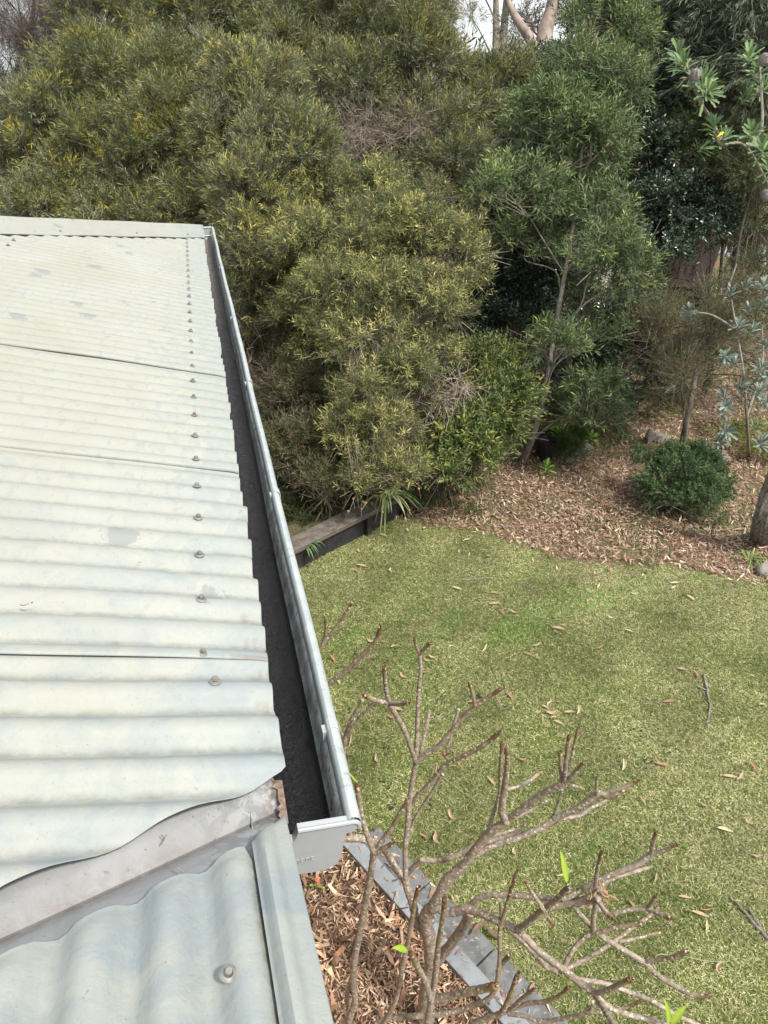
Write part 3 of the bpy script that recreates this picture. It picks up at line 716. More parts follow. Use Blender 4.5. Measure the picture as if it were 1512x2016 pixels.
def foliage(clumps, nspr, leaves, slen, llen, lwid, palette, per=44, up=.45, spread=(.4, 1.0), tipcol=None, tipfrac=.25, droop=0.0, patch=None, whorl=False, hang=0.0, jitter=.45, bright=True):
    C, Rr, O, I = puffs(clumps, per)
    wts = Rr ** 2; wts /= wts.sum(); k = RNG.choice(len(C), nspr, p=wts)
    d = unit(RNG.normal(size=(nspr, 3)) + O[k] * .7 + np.array([0, 0, .35]))
    base = C[k] + d * (Rr[k] * RNG.uniform(.25, 1.0, nspr) ** .5 * np.where(RNG.random(nspr) < .12, RNG.uniform(1.1, 1.8, nspr), 1))[:, None]
    ax = unit(d * .8 + O[k] * .3 + np.array([0, 0, up - hang]) + RNG.normal(size=(nspr, 3)) * jitter)
    sl = slen * RNG.uniform(.6, 1.3, nspr)
    rnd = unit(np.cross(ax, RNG.normal(size=(nspr, 3)))); bi = np.cross(ax, rnd)
    L = leaves; tt = np.linspace(.1, 1, L)[None, :] + RNG.uniform(-.04, .04, (nspr, L)) if not whorl else np.full((nspr, L), .9) + RNG.uniform(-.12, .1, (nspr, L))
    ph = np.arange(L)[None, :] * 2.4 + RNG.uniform(0, 6.28, (nspr, 1)) + RNG.normal(0, .3, (nspr, L))
    al = RNG.uniform(spread[0], spread[1], (nspr, L)) * (1.25 - .45 * tt if not whorl else 1.0)
    rad = rnd[:, None] * np.cos(ph)[..., None] + bi[:, None] * np.sin(ph)[..., None]
    D = ax[:, None] * np.cos(al)[..., None] + rad * np.sin(al)[..., None]
    D[..., 2] -= droop; D = unit(D)
    B = base[:, None] + ax[:, None] * (tt * sl[:, None])[..., None]
    ll = llen * .90 * RNG.uniform(.6, 1.25, (nspr, L)); lw = lwid * .84 * RNG.uniform(.7, 1.25, (nspr, L))
    Sd = unit(np.cross(D, ax[:, None] + RNG.normal(0, .45, D.shape)))
    nr = np.cross(D, Sd)
    v = np.empty((nspr, L, 4, 3))
    v[:, :, 0] = B; mid = B + D * (ll * .48)[..., None] + nr * (ll * .05)[..., None]
    v[:, :, 1] = mid + Sd * (lw * .5)[..., None]; v[:, :, 2] = B + D * ll[..., None] - np.array([0, 0, 1]) * (ll * .08)[..., None]; v[:, :, 3] = mid - Sd * (lw * .5)[..., None]
    pal = np.array(palette) * (.95 if bright else 1.0)
    puffc = RNG.integers(0, len(pal), len(C)); sc = np.where(RNG.random(nspr) < .6, puffc[k], RNG.integers(0, len(pal), nspr))
    col = pal[sc] * RNG.uniform(.65, 1.3, (nspr, 1)); col = np.repeat(col[:, None], L, 1) * RNG.uniform(.6, 1.45, (nspr, L, 1))
    if tipcol is not None:
        pt = (RNG.random(len(C)) < tipfrac)[k] & (RNG.random(nspr) < .6) & (d[:, 2] > -.2)
        f_ = (pt[:, None] * np.clip(tt * 1.3 - .25, 0, 1))[..., None] * RNG.uniform(.4, 1, (nspr, 1, 1))
        col = col * (1 - f_) + np.array(tipcol) * f_
    n = nspr * L; c4 = np.repeat(col.reshape(n, 3), 4, 0)
    # sprig stems as slim ribbons
    return v.reshape(-1, 3), np.arange(4 * n).reshape(-1, 4), c4, (C, Rr, O, I), (base, ax, sl)
def ribbons(base, tip, w, col):
    n = len(base); D = unit(tip - base); Sd = unit(np.cross(D, RNG.normal(size=(n, 3)))); v = np.empty((n, 4, 3)); w = np.asarray(w)[:, None] if hasattr(w, '__len__') else w
    v[:, 0] = base - Sd*w; v[:, 1] = base + Sd*w; v[:, 2] = tip + Sd*w*.4; v[:, 3] = tip - Sd*w*.4
    return v.reshape(-1, 3), np.arange(4*n).reshape(-1, 4), np.tile(col, (4*n, 1)) * np.repeat(RNG.uniform(.7, 1.3, (n, 1)), 4, 0)
def barktube(mb, pts, rad, n, amp):
    base = len(mb.v); mb.tube(pts, rad, n); m = len(pts); off = RNG.uniform(0, 6, 6)
    for i in range(m):
        c = np.mean(mb.v[base + i*n: base + (i+1)*n], axis=0)
        for k in range(n):
            a = 2*math.pi*k/n; h = sum(math.sin(a * fr_ + off[q] + i * .11 * (q - 2) * .5) / (q + 1) for q, fr_ in enumerate((5, 11, 19, 31)))
            h = abs(h) - .6 + RNG.normal(0, .18); v = np.array(mb.v[base + i*n + k]); dd = (v - c) / (np.linalg.norm(v - c) + 1e-9)
            mb.v[base + i*n + k] = tuple(v + dd * amp * h)
def limb(mb, a, b, r0, r1, sag=.0, n=6, seg=6, wig=.05, cols=None):
    a = np.array(a, float); b = np.array(b, float); L = np.linalg.norm(b - a); mid = [a + (b - a) * t + np.array([RNG.normal(0, wig*L), RNG.normal(0, wig*L), sag*L*math.sin(math.pi*t) + RNG.normal(0, wig*L*.5)]) for t in (.35, .7)]
    pts = smoothpath([a, *mid, b], seg // 3 + 1); m = len(pts); mb.tube(pts, [r0 + (r1-r0)*i/(m-1) for i in range(m)], n); return pts
def tree(name, base, trunk, clumps, label, cat, barkm, leafm, nspr, leaves, slen, llen, lwid, palette, tr=.07, twigs=400, twigcol=(.20, .17, .14), group=None, limbs=True, twiglen=.5, **kw):
    """trunk: list of points from base upwards"""
    root = empty(name, base, label, cat, group)
    v, f, c, pf, (sb_, ax, sl) = foliage(clumps, nspr, leaves, slen, llen, lwid, palette, **kw)
    rv, rf, rc = ribbons(sb_ - ax * sl[:, None] * .3, sb_ + ax * sl[:, None] * .95, .0018, np.array(twigcol) * .9)
    rv2 = np.concatenate([v, rv]); rf2 = np.concatenate([f, rf + len(v)]); rc2 = np.concatenate([c, rc])
    npmesh('crown', rv2, rf2, leafm, root, rc2)
    C, Rr, O, I = pf
    mb = MB(); pts = smoothpath(trunk, 5); m = len(pts)
    mb.tube(pts, [tr * (1.25 if i == 0 else 1) * (1 - .72 * i / (m - 1)) for i in range(m)], 10)
    P = np.array(pts)
    if limbs:
        for ci, cl in enumerate(clumps):
            c0 = np.array(cl[0]); dd = np.linalg.norm(P - (c0 - np.array([0, 0, .5])), axis=1); j = int(np.argmin(dd)); j = max(j - 2, min(2, m - 1))
            limb(mb, P[j], c0, tr * .17 * (1 - .6 * j / m) + .004, .008, .06, 6)
            idx = np.where(I == ci)[0]; RNG.shuffle(idx)
            for q in idx[:9]: limb(mb, c0 - (c0 - P[j]) * RNG.uniform(0, .3), C[q], .010, .003, .05, 4, 4)
    mb.build('trunk', barkm, root, True)
    if twigs:
        k = RNG.integers(0, len(C), twigs); ci = np.array([cl[0] for cl in clumps])[I[k]]
        b0 = ci + (C[k] - ci) * RNG.uniform(.3, 1.0, (twigs, 1)); dr = unit(C[k] - ci + RNG.normal(0, .5, (twigs, 3)) * Rr[k][:, None] * 3)
        t1 = b0 + dr * RNG.uniform(.3, 1, (twigs, 1)) * twiglen
        a_v, a_f, a_c = ribbons(b0, t1, RNG.uniform(.0015, .004, twigs), np.array(twigcol))
        npmesh('dead_twigs', a_v, a_f, M_DRY, root, a_c)['kind'] = 'stuff'
    return root
def CL(u, v, d, wpx, hpx, wt=1.0):
    """a clump seen at (u,v), distance d, whose half width/height span wpx/hpx"""
    return (at(u, v, d), wpx * d / FPX, hpx * d / FPX, wt)

OLIVE = [(.14, .16, .055), (.09, .11, .045), (.20, .205, .08), (.12, .13, .06), (.22, .24, .085)]
GREYG = [(.16, .18, .10), (.22, .24, .15), (.12, .14, .075), (.19, .205, .12)]
YTIP = (.62, .56, .20)
FOL = []
# ================================================================== TREES AND SHRUBS
# 1 yellow-tipped bush hanging over the bed in front
E1 = [CL(930, 500, 7.3, 35, 25, .5), CL(925, 560, 7.2, 30, 28, .5), CL(900, 620, 7.1, 35, 22, .5), CL(850, 690, 6.9, 45, 28, .6), CL(840, 740, 6.7, 45, 22, .5), CL(660, 390, 8.2, 70, 55, .8), CL(760, 350, 8.0, 28, 32, .4), CL(850, 390, 7.8, 30, 30, .4),
      CL(560, 440, 8.2, 60, 55, .7), CL(520, 540, 8.0, 50, 50, .7), CL(920, 450, 7.6, 30, 25, .4), CL(760, 470, 7.5, 110, 70), CL(870, 500, 7.4, 60, 55), CL(700, 570, 7.2, 110, 70), CL(830, 600, 7.0, 80, 50), CL(620, 520, 7.7, 80, 80),
      CL(720, 680, 6.8, 90, 45), CL(650, 660, 7.1, 60, 50, .8), CL(790, 740, 6.7, 60, 40), CL(730, 800, 6.5, 60, 45, .8), CL(680, 860, 6.5, 40, 40, .6), CL(770, 860, 6.35, 45, 40, .7), CL(740, 930, 6.25, 50, 35, .6), CL(800, 935, 6.2, 35, 28, .5), CL(600, 620, 7.8, 60, 50, .7),
      CL(740, 400, 7.9, 60, 50), CL(700, 965, 6.2, 30, 25, .4), CL(600, 730, 7.6, 40, 35, .5), CL(560, 650, 8.4, 45, 45, .5)]
b0 = gnd(500, 760)
tree('bottlebrush_bush', b0, [b0, at(515, 690, 9.3), at(535, 600, 8.9), at(560, 520, 8.5), at(600, 470, 8.1), at(680, 500, 7.7)], E1,
     'spreading olive bush with yellow growing tips, drooping over the timber sleeper wall', 'bush', M_BARK, M_LEAF, 11500, 14, .14, .070, .0095,
     OLIVE, tr=.12, twigs=2000, twiglen=.30, twigcol=(.22, .19, .155), tipcol=YTIP, tipfrac=.36, spread=(.6, 1.35), per=60)
# 2 bush right behind the far gutter corner
E2 = [CL(560, 330, 8.3, 90, 90), CL(500, 430, 8.0, 70, 90), CL(560, 480, 8.2, 60, 70), CL(480, 520, 7.9, 50, 60), CL(470, 300, 8.6, 90, 90), CL(500, 200, 8.8, 90, 80), CL(450, 600, 7.9, 30, 50, .6), CL(470, 680, 8.2, 30, 50, .5), CL(580, 640, 9.2, 70, 60, .7), CL(520, 560, 9.6, 60, 60, .6), CL(540, 560, 8.2, 50, 40)]
b0 = gnd(470, 690)
tree('wattle_tree', b0, [b0, at(500, 600, 9.5), at(565, 470, 9.0), at(560, 430, 8.8), at(500, 300, 8.9), at(480, 220, 9.0)], E2,
     'grey green tree with dark forked branches just past the far gutter corner', 'tree', M_BARKD, M_LEAF, 8500, 14, .17, .085, .0105,
     GREYG + OLIVE, tr=.11, twigs=900, tipcol=(.56, .50, .14), tipfrac=.32, spread=(.35, .9))
# 3 large left mass behind the roof
E3 = [CL(200, 60, 10.0, 70, 90), CL(190, 180, 9.7, 90, 80), CL(300, 200, 9.5, 100, 90), CL(120, 270, 9.5, 90, 80), CL(240, 320, 9.2, 110, 80), CL(360, 300, 9.2, 90, 90), CL(400, 200, 9.6, 80, 80), CL(150, 380, 9.3, 90, 60), CL(330, 390, 9.0, 90, 50), CL(60, 350, 9.8, 60, 60), CL(420, 400, 8.8, 60, 50), CL(100, 430, 9.0, 80, 50), CL(230, 440, 8.9, 90, 50), CL(340, 450, 8.8, 80, 50), CL(160, 470, 10.0, 120, 50, .8), CL(330, 490, 10.2, 120, 50, .8), CL(-10, 430, 9.4, 70, 50)]
b0 = at(240, 560, 9.6); b0[2] = 0
tree('wattle_tree', b0, [b0, at(250, 420, 9.8), at(240, 300, 9.9), at(230, 150, 10.1)], E3,
     'broad olive wattle with bright yellow sprays, behind the left end of the hip cap', 'tree', M_BARKD, M_LEAF, 13000, 14, .18, .095, .012,
     OLIVE + GREYG[:2], tr=.13, twigs=900, tipcol=(.46, .40, .06), tipfrac=.22, spread=(.35, .9))
# 4 upper middle trees
E4 = [CL(640, 60, 10.5, 100, 80), CL(760, 90, 10.2, 100, 80), CL(700, 190, 10.0, 110, 70), CL(820, 170, 10.2, 90, 80), CL(600, 150, 10.4, 70, 80), CL(860, 280, 10.0, 90, 80), CL(900, 360, 9.6, 80, 70), CL(780, 300, 10.4, 80, 60), CL(840, 110, 10.6, 55, 38), CL(980, 220, 10.4, 80, 75), CL(945, 165, 10.8, 45, 28)]
b0 = at(740, 640, 11.0); b0[2] = 0
tree('wattle_tree', b0, [b0, at(745, 450, 10.8), at(750, 300, 10.7), at(740, 150, 10.8)], E4,
     'tall grey green wattle in the top middle, above the tangle of dead twigs', 'tree', M_BARKD, M_LEAF, 13000, 13, .19, .100, .0125,
     GREYG + OLIVE, tr=.12, twigs=900, tipcol=(.38, .35, .10), tipfrac=.22, spread=(.35, .95))
E5 = [CL(330, 60, 11.2, 80, 70), CL(420, 60, 11.2, 80, 60), CL(520, 60, 11.4, 90, 70), CL(420, 140, 11.4, 70, 50, .6), CL(600, 10, 11.8, 80, 60), CL(300, 130, 11.0, 60, 60)]
b0 = at(430, 600, 11.6); b0[2] = 0
tree('wattle_tree', b0, [b0, at(425, 400, 11.6), at(415, 200, 11.7), at(430, 60, 11.8)], E5,
     'green wattle at the top of the photo with a bare dark branch showing below', 'tree', M_BARKD, M_LEAF, 7000, 13, .19, .100, .0125, OLIVE + GREYG, tr=.10, twigs=300, tipcol=(.46, .40, .07), tipfrac=.25)
# dead twig tangle
def tangle(name, clumps, n, ln, label, cat, w=(.0015, .0045), col=(.24, .20, .17), base=None, curve=.4):
    root = empty(name, base if base is not None else clumps[0][0], label, cat)
    C, Rr, O, I = puffs(clumps, 12); k = RNG.integers(0, len(C), n)
    p = C[k] + RNG.normal(0, .5, (n, 3)) * Rr[k][:, None]; d = unit(RNG.normal(size=(n, 3)) + O[k] * .4)
    vs, fs, cs = [], [], []; off = 0; wd = RNG.uniform(*w, n); ln_ = ln * RNG.uniform(.4, 1.2, n)
    for s in range(3):
        q = p + d * (ln_ / 3)[:, None]; a, b, c = ribbons(p, q, wd * (1 - .25 * s), np.array(col)); vs.append(a); fs.append(b + off); cs.append(c); off += len(a)
        p = q; d = unit(d + RNG.normal(0, curve, (n, 3)))
    npmesh('twigs', np.concatenate(vs), np.concatenate(fs), M_DRY, root, np.concatenate(cs))['kind'] = 'stuff'; return root
tr_ = tangle('dead_twigs_tangle', [CL(690, 280, 9.3, 85, 45), CL(640, 330, 9.0, 50, 40), CL(770, 260, 9.5, 60, 35)], 1500, .55, 'tangle of bare grey twigs between the olive crowns at top middle', 'twigs', base=at(690, 300, 9.6))
tangle('drooping_twigs', [CL(905, 780, 6.8, 25, 40), CL(860, 830, 6.7, 20, 50)], 260, .35, 'bunch of bare drooping grey twigs at the right side of the yellow tipped bush', 'twigs', col=(.30, .25, .22))
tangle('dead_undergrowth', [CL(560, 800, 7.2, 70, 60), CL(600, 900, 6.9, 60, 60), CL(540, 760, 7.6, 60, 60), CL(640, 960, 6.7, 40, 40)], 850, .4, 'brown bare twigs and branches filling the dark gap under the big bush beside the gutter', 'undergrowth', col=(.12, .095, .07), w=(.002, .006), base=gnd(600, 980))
# 5 brown feathery tree, top left
E6 = [CL(50, 40, 12.5, 90, 90), CL(110, 110, 12.5, 60, 60), CL(20, 120, 12.8, 60, 60), CL(90, -20, 12.8, 90, 60)]
b0 = at(60, 500, 13.0); b0[2] = 0
tree('casuarina_tree', b0, [b0, at(60, 300, 13.2), at(60, 100, 13.2), at(70, -20, 13.2)], E6, 'purplish brown feathery casuarina in the top left corner', 'tree', M_BARKD, M_DRY, 5500, 13, .25, .11, .0045,
     [(.14, .11, .10), (.18, .14, .125), (.11, .09, .085)], tr=.10, twigs=900, twigcol=(.12, .095, .085), spread=(.2, .6))
E7 = [CL(30, 260, 12.0, 60, 90), CL(20, 400, 11.5, 50, 60), CL(90, 200, 12.5, 50, 60), CL(-40, 320, 11.5, 60, 90)]
b0 = at(20, 560, 12.3); b0[2] = 0
tree('dark_pine_tree', b0, [b0, at(20, 400, 12.4), at(25, 200, 12.4)], E7, 'dark blue green tree at the left edge above the roof', 'tree', M_BARKD, M_LEAF, 4500, 13, .2, .08, .009, [(.05, .07, .05), (.07, .09, .065)], tr=.1, twigs=200)

# 6 sapling with the pale leaning stem
SP = [(.105, .16, .06), (.08, .125, .05), (.15, .20, .08), (.125, .155, .07)]
E8 = [CL(1185, 45, 8.6, 50, 50), CL(1230, 90, 8.5, 50, 55), CL(1140, 150, 8.3, 60, 50), CL(1200, 200, 8.2, 65, 55), CL(1080, 270, 8.2, 90, 70), CL(1165, 300, 8.0, 70, 60), CL(1020, 400, 7.9, 80, 60), CL(1120, 400, 8.4, 80, 50),
      CL(1185, 430, 7.7, 45, 50), CL(1035, 490, 8.2, 60, 45), CL(1190, 520, 7.5, 70, 50), CL(1230, 560, 7.5, 40, 50, .6), CL(1095, 690, 7.3, 45, 38), CL(1170, 670, 7.8, 50, 35, .7), CL(1150, 820, 7.4, 55, 40), CL(1170, 780, 7.2, 40, 40, .6), CL(1170, 590, 8.0, 50, 30, .6)]
b0 = gnd(1030, 908)
tree('sapling_tree', b0, [b0, at(1052, 850, 7.66), at(1075, 760, 7.7), at(1092, 650, 7.75), at(1112, 540, 7.8), at(1132, 420, 7.9), at(1145, 300, 8.0), at(1150, 180, 8.2), at(1140, 60, 8.4)], E8,
     'slender young tree with a pale leaning stem and willowy green leaves in the bark bed', 'tree', M_BARKL, M_LEAF, 4700, 12, .17, .095, .0165, SP, tr=.038, twigs=300, twigcol=(.3, .27, .22), spread=(.5, 1.2), tipcol=(.32, .36, .10), tipfrac=.18, per=34)
# 7 glossy dark trees
DK = [(.032, .055, .030), (.042, .07, .038), (.026, .045, .028), (.055, .085, .05)]
E9 = [CL(1270, 420, 10.2, 50, 60), CL(1370, 330, 10.4, 50, 60), CL(1240, 500, 10.2, 50, 50), CL(1310, 240, 10.0, 60, 60), CL(1290, 330, 9.8, 55, 60), CL(1310, 420, 9.6, 80, 60), CL(1290, 500, 9.4, 70, 40, .7), CL(1380, 440, 9.6, 50, 60), CL(1330, 160, 10.3, 50, 50)]
b0 = gnd(1245, 700)
tree('lilly_pilly_tree', b0, [b0, at(1260, 560, 10.6), at(1290, 430, 10.3), at(1310, 300, 10.3)], E9, 'dark glossy leaved tree standing behind the right side of the sapling', 'tree', M_BARKD, M_GLOSS, 6200, 12, .16, .058, .026, DK, tr=.06, twigs=0, spread=(.5, 1.3))
E10 = [CL(1250, 640, 9.4, 40, 60), CL(1000, 380, 10.2, 70, 70), CL(1100, 330, 10.4, 80, 70), CL(1200, 420, 10.2, 60, 70), CL(1080, 200, 11, 90, 70), CL(930, 740, 8.8, 50, 50), CL(1060, 760, 8.6, 60, 40), CL(980, 560, 9.2, 90, 80), CL(1000, 660, 9.0, 90, 60), CL(1080, 600, 9.2, 80, 80), CL(1200, 640, 8.9, 70, 60), CL(1210, 720, 8.6, 60, 60), CL(1170, 780, 8.5, 60, 40), CL(930, 650, 9.2, 50, 60), CL(1000, 460, 9.6, 60, 60), CL(1080, 480, 9.8, 70, 60), CL(1200, 800, 8.3, 40, 30, .6)]
b0 = at(1100, 800, 9.2); b0[2] = 0
tree('lilly_pilly_tree', b0, [b0, at(1090, 700, 9.4), at(1080, 600, 9.5)], E10, 'dense dark glossy tree filling the space directly behind the sapling stem', 'tree', M_BARKD, M_GLOSS, 12500, 12, .16, .055, .025, DK, tr=.06, twigs=0, spread=(.5, 1.3))
# 8 low broad-leaved shrub left of the sapling
BR = [(.105, .145, .04), (.085, .12, .04), (.14, .175, .05), (.15, .18, .06)]
E11 = [CL(900, 870, 6.9, 60, 50), CL(980, 800, 7.1, 60, 45), CL(980, 850, 7.0, 35, 35), CL(880, 920, 6.7, 60, 30), CL(960, 740, 7.6, 60, 50), CL(940, 900, 6.8, 45, 35, .7)]
b0 = gnd(930, 940)
tree('broadleaf_shrub', b0, [b0, at(935, 900, 7.0), at(950, 840, 7.2), at(980, 800, 7.3)], E11, 'low yellowish green shrub spilling onto the bark, left of the sapling', 'shrub', M_BARK, M_LEAF, 2600, 12, .16, .065, .020, BR, tr=.03, twigs=250, spread=(.5, 1.2), tipcol=(.3, .28, .06), tipfrac=.15)
# 9 drooping gum foliage, top right
E12 = [CL(1300, 50, 10.2, 80, 60), CL(1400, 60, 9.6, 90, 70), CL(1490, 60, 9.2, 70, 80), CL(1350, 140, 9.8, 80, 50), CL(1440, 160, 9.3, 80, 60), CL(1520, 160, 9, 60, 60), CL(1250, 30, 10.4, 60, 50), CL(1450, -20, 9.4, 100, 50)]
b0 = at(1620, 700, 10.0); b0[2] = 0
tree('gum_tree', b0, [b0, at(1600, 400, 10.2), at(1560, 150, 10.2), at(1500, 0, 10)], E12, 'grey green gum with long drooping leaves in the top right corner', 'tree', M_BARKG, M_LEAF, 4200, 13, .26, .14, .016, [(.11, .135, .08), (.14, .165, .11), (.09, .11, .07)], tr=.14, twigs=250, hang=.8, droop=.35, spread=(.2, .8))
# mid foliage between, right
E13 = [CL(1420, 260, 9.4, 90, 60), CL(1480, 330, 9.2, 70, 60), CL(1390, 350, 9.6, 60, 60, .7), CL(1490, 430, 9.6, 60, 40, .6), CL(1340, 300, 9.8, 50, 50, .6)]
b0 = gnd(1420, 720)
tree('tea_tree', b0, [b0, at(1440, 560, 10), at(1450, 450, 9.9), at(1460, 350, 9.8), at(1450, 250, 9.8)], E13, 'thin open olive shrub with wiry stems, at the right behind the banksia', 'shrub', M_BARKD, M_LEAF, 4600, 14, .2, .065, .010, [(.09, .12, .045), (.12, .14, .06), (.075, .10, .04)], tr=.035, twigs=900, spread=(.4, 1.0))
# 10 big stringybark
b0 = gnd(1335, 605)
root = empty('stringybark_tree', b0, 'massive reddish stringy barked gum trunk standing in the dark glossy foliage at right', 'tree')
mb = MB(); q = [b0 + np.array([0, 0, -.1]), at(1340, 560, 14.4), at(1365, 480, 14.5), at(1395, 380, 14.6), at(1410, 250, 14.8), at(1420, 120, 15), at(1430, -60, 15.2)]
pts = smoothpath(q, 6); m = len(pts); vs = []
pts = smoothpath(q, 14); m = len(pts); barktube(mb, pts, [.56 * (1 + .35 * math.exp(-i / 5)) * (1 - .45 * i / m) for i in range(m)], 90, .045)
o = mb.build('trunk', M_BARKR, root, True)
v, f, c, pf, _ = foliage([CL(1400, -60, 15, 160, 90), CL(1250, -20, 15.5, 120, 80), CL(1520, 20, 14.8, 100, 90), CL(1280, 120, 16, 90, 60)], 3500, 12, .3, .14, .02, [(.06, .08, .04), (.08, .10, .055)], hang=.5)
npmesh('crown', v, f, M_LEAF, root, c)
# 11 twiggy shrub in the right bed
b0 = gnd(1340, 885)
E14 = [CL(1300, 640, 8.4, 60, 40), CL(1400, 600, 8.5, 50, 40), CL(1290, 680, 8.2, 60, 60), CL(1400, 660, 8.0, 50, 50), CL(1340, 740, 7.8, 60, 40), CL(1450, 590, 8.6, 45, 40)]
root = tree('twiggy_shrub', b0, [b0, at(1352, 830, 7.8), at(1370, 740, 7.9), at(1385, 680, 8.0), at(1420, 600, 8.2), at(1450, 520, 8.5)], E14, 'half bare shrub with a slim dark stem and fine grey twigs, behind the round bush', 'shrub', M_BARK, M_LEAF, 1800, 12, .16, .05, .008, [(.10, .12, .045), (.15, .12, .055), (.08, .10, .04)], tr=.036, twigs=1500, twigcol=(.20, .165, .135), twiglen=.45)
# thin stems right of it
mb = MB()
for (a, b, c_, r_) in [((1400, 700, 9.5), (1420, 520, 9.8), (1430, 300, 10), .02), ((1440, 560, 9.0), (1460, 450, 9.2), (1500, 300, 9.4), .016)]:
    p0 = at(*a); mb.tube(smoothpath([np.array([p0[0], p0[1], 0]), p0, at(*b), at(*c_)], 5), r_, 7)
o = mb.build('bare_stems', M_BARKD, None, True, origin=[*at(1400, 700, 9.5)[:2], 0]); tag(o, 'pair of thin dark bare stems crossing in front of the pale road', 'shrub')

# 12 round green shrub
b0 = gnd(1352, 1010)
E17 = [CL(560, 620, 8.6, 60, 60), CL(520, 720, 8.4, 40, 50, .7), CL(600, 720, 8.0, 60, 60), CL(570, 800, 7.6, 50, 45, .7), CL(620, 780, 7.4, 50, 50), CL(610, 880, 7.0, 50, 45, .7), CL(560, 900, 7.0, 40, 40, .5), CL(640, 950, 6.6, 40, 30, .5)]
b0 = gnd(560, 850)
tree('scrubby_bush', b0, [b0, at(565, 800, 8.0), at(570, 740, 8.1), at(575, 680, 8.3)], E17, 'thin straggly olive bush between the gutter and the trunk of the yellow tipped bush', 'bush', M_BARKD, M_LEAF, 6000, 12, .15, .068, .010, [(.11, .13, .055), (.14, .14, .07), (.09, .11, .045), (.14, .12, .07)], tr=.035, twigs=700, twiglen=.3, twigcol=(.18, .15, .115))
E18 = [CL(1500, 440, 10, 45, 45), CL(1440, 470, 10.5, 35, 35, .6), CL(1505, 360, 10.5, 40, 50), CL(1280, 540, 11, 30, 30, .6), CL(1235, 600, 10.5, 40, 50), CL(1250, 720, 9.6, 40, 40, .9), CL(1440, 380, 11.5, 60, 40), CL(1500, 300, 11.5, 50, 60), CL(1400, 720, 9.2, 60, 40), CL(1340, 700, 9.4, 50, 30), CL(1490, 560, 9.8, 50, 60), CL(1460, 640, 9.4, 50, 40), CL(1455, 700, 9.0, 50, 40, .7), CL(1490, 620, 9.6, 50, 50), CL(1270, 620, 10, 50, 40), CL(1430, 480, 11, 40, 40, .6), CL(1500, 520, 10.5, 40, 50, .7), CL(1490, 780, 8.4, 40, 40, .7), CL(1300, 780, 8.8, 60, 25, .5)]
b0 = gnd(1400, 760)
tree('wiry_shrub', b0, [b0, at(1400, 700, 9.8), at(1390, 640, 9.9), at(1400, 560, 10)], E18, 'loose dull green undergrowth shrub around the foot of the big stringy barked trunk', 'shrub', M_BARK, M_LEAF, 5600, 12, .16, .055, .011, [(.09, .115, .045), (.12, .13, .06), (.07, .095, .04), (.12, .14, .065)], tr=.03, twigs=1500, twigcol=(.22, .18, .145))
b0 = gnd(1352, 1010)
E15 = [(b0 + np.array([.30, .16, .16]), .16, .13, .6), (b0 + np.array([-.28, .0, .14]), .15, .11, .6), (b0 + np.array([.10, .30, .44]), .12, .12, .5), (b0 + np.array([0, .18, .29]), .33, .26), (b0 + np.array([.20, .08, .20]), .22, .19), (b0 + np.array([-.19, .15, .24]), .20, .21), (b0 + np.array([.03, -.04, .17]), .24, .16), (b0 + np.array([.05, .22, .38]), .17, .14)]
tree('round_shrub', b0, [b0, b0 + np.array([.02, .1, .15]), b0 + np.array([0, .2, .3])], E15, 'compact rounded bright green shrub alone on the bark chips', 'shrub', M_BARK, M_LEAF, 3000, 13, .085, .036, .0105, [(.070, .130, .050), (.095, .160, .062), (.05, .095, .04), (.14, .21, .085)], tr=.02, twigs=60, spread=(.4, 1.0), per=30, twiglen=.2)

# 13 banksias with toothed whorled leaves
def banksia_leaf(mb, base, d, nrm, L, W, col):
    d = d / np.linalg.norm(d); s = np.cross(d, nrm); s /= np.linalg.norm(s) + 1e-9; n2 = np.cross(s, d); vs = []; K = 7
    for i in range(K + 1):
        t = i / K; wd = W * (.18 + .82 * min(1, t * 1.6)) * (1.0 if t < .85 else .75); wd *= (1.12 if i % 2 else .85)
        c = base + d * L * t - np.array([0, 0, 1]) * L * .18 * t * t
        vs += [c - s * wd * .5 + n2 * wd * .12, c + np.zeros(3), c + s * wd * .5 + n2 * wd * .12]
    f = []
    for i in range(K): f += [(3*i, 3*i+1, 3*i+4, 3*i+3), (3*i+1, 3*i+2, 3*i+5, 3*i+4)]
    cols = [tuple(np.array(col) * (1.0 if k % 3 != 1 else 1.5)) for k in range(len(vs))]
    mb.add(vs, f, cols)
def whorl(mb, p, ax, n, L, W, pal):
    ax = ax / np.linalg.norm(ax); a = np.cross(ax, [0.3, .2, .9]); a /= np.linalg.norm(a); b = np.cross(ax, a)
    for k in range(n):
        ph = k * 2.4 + RNG.uniform(-.2, .2); el = .35 + 1.05 * (k / n) + RNG.normal(0, .1); ce, se = math.sin(el), math.cos(el)
        d = (a * math.cos(ph) + b * math.sin(ph)) * ce + ax * se
        c = np.array(pal[int(RNG.integers(len(pal)))]) * RNG.uniform(.8, 1.25)
        banksia_leaf(mb, p - ax * .06 * (k / n), d, ax, L * RNG.uniform(.7, 1.1), W * RNG.uniform(.8, 1.1), c)
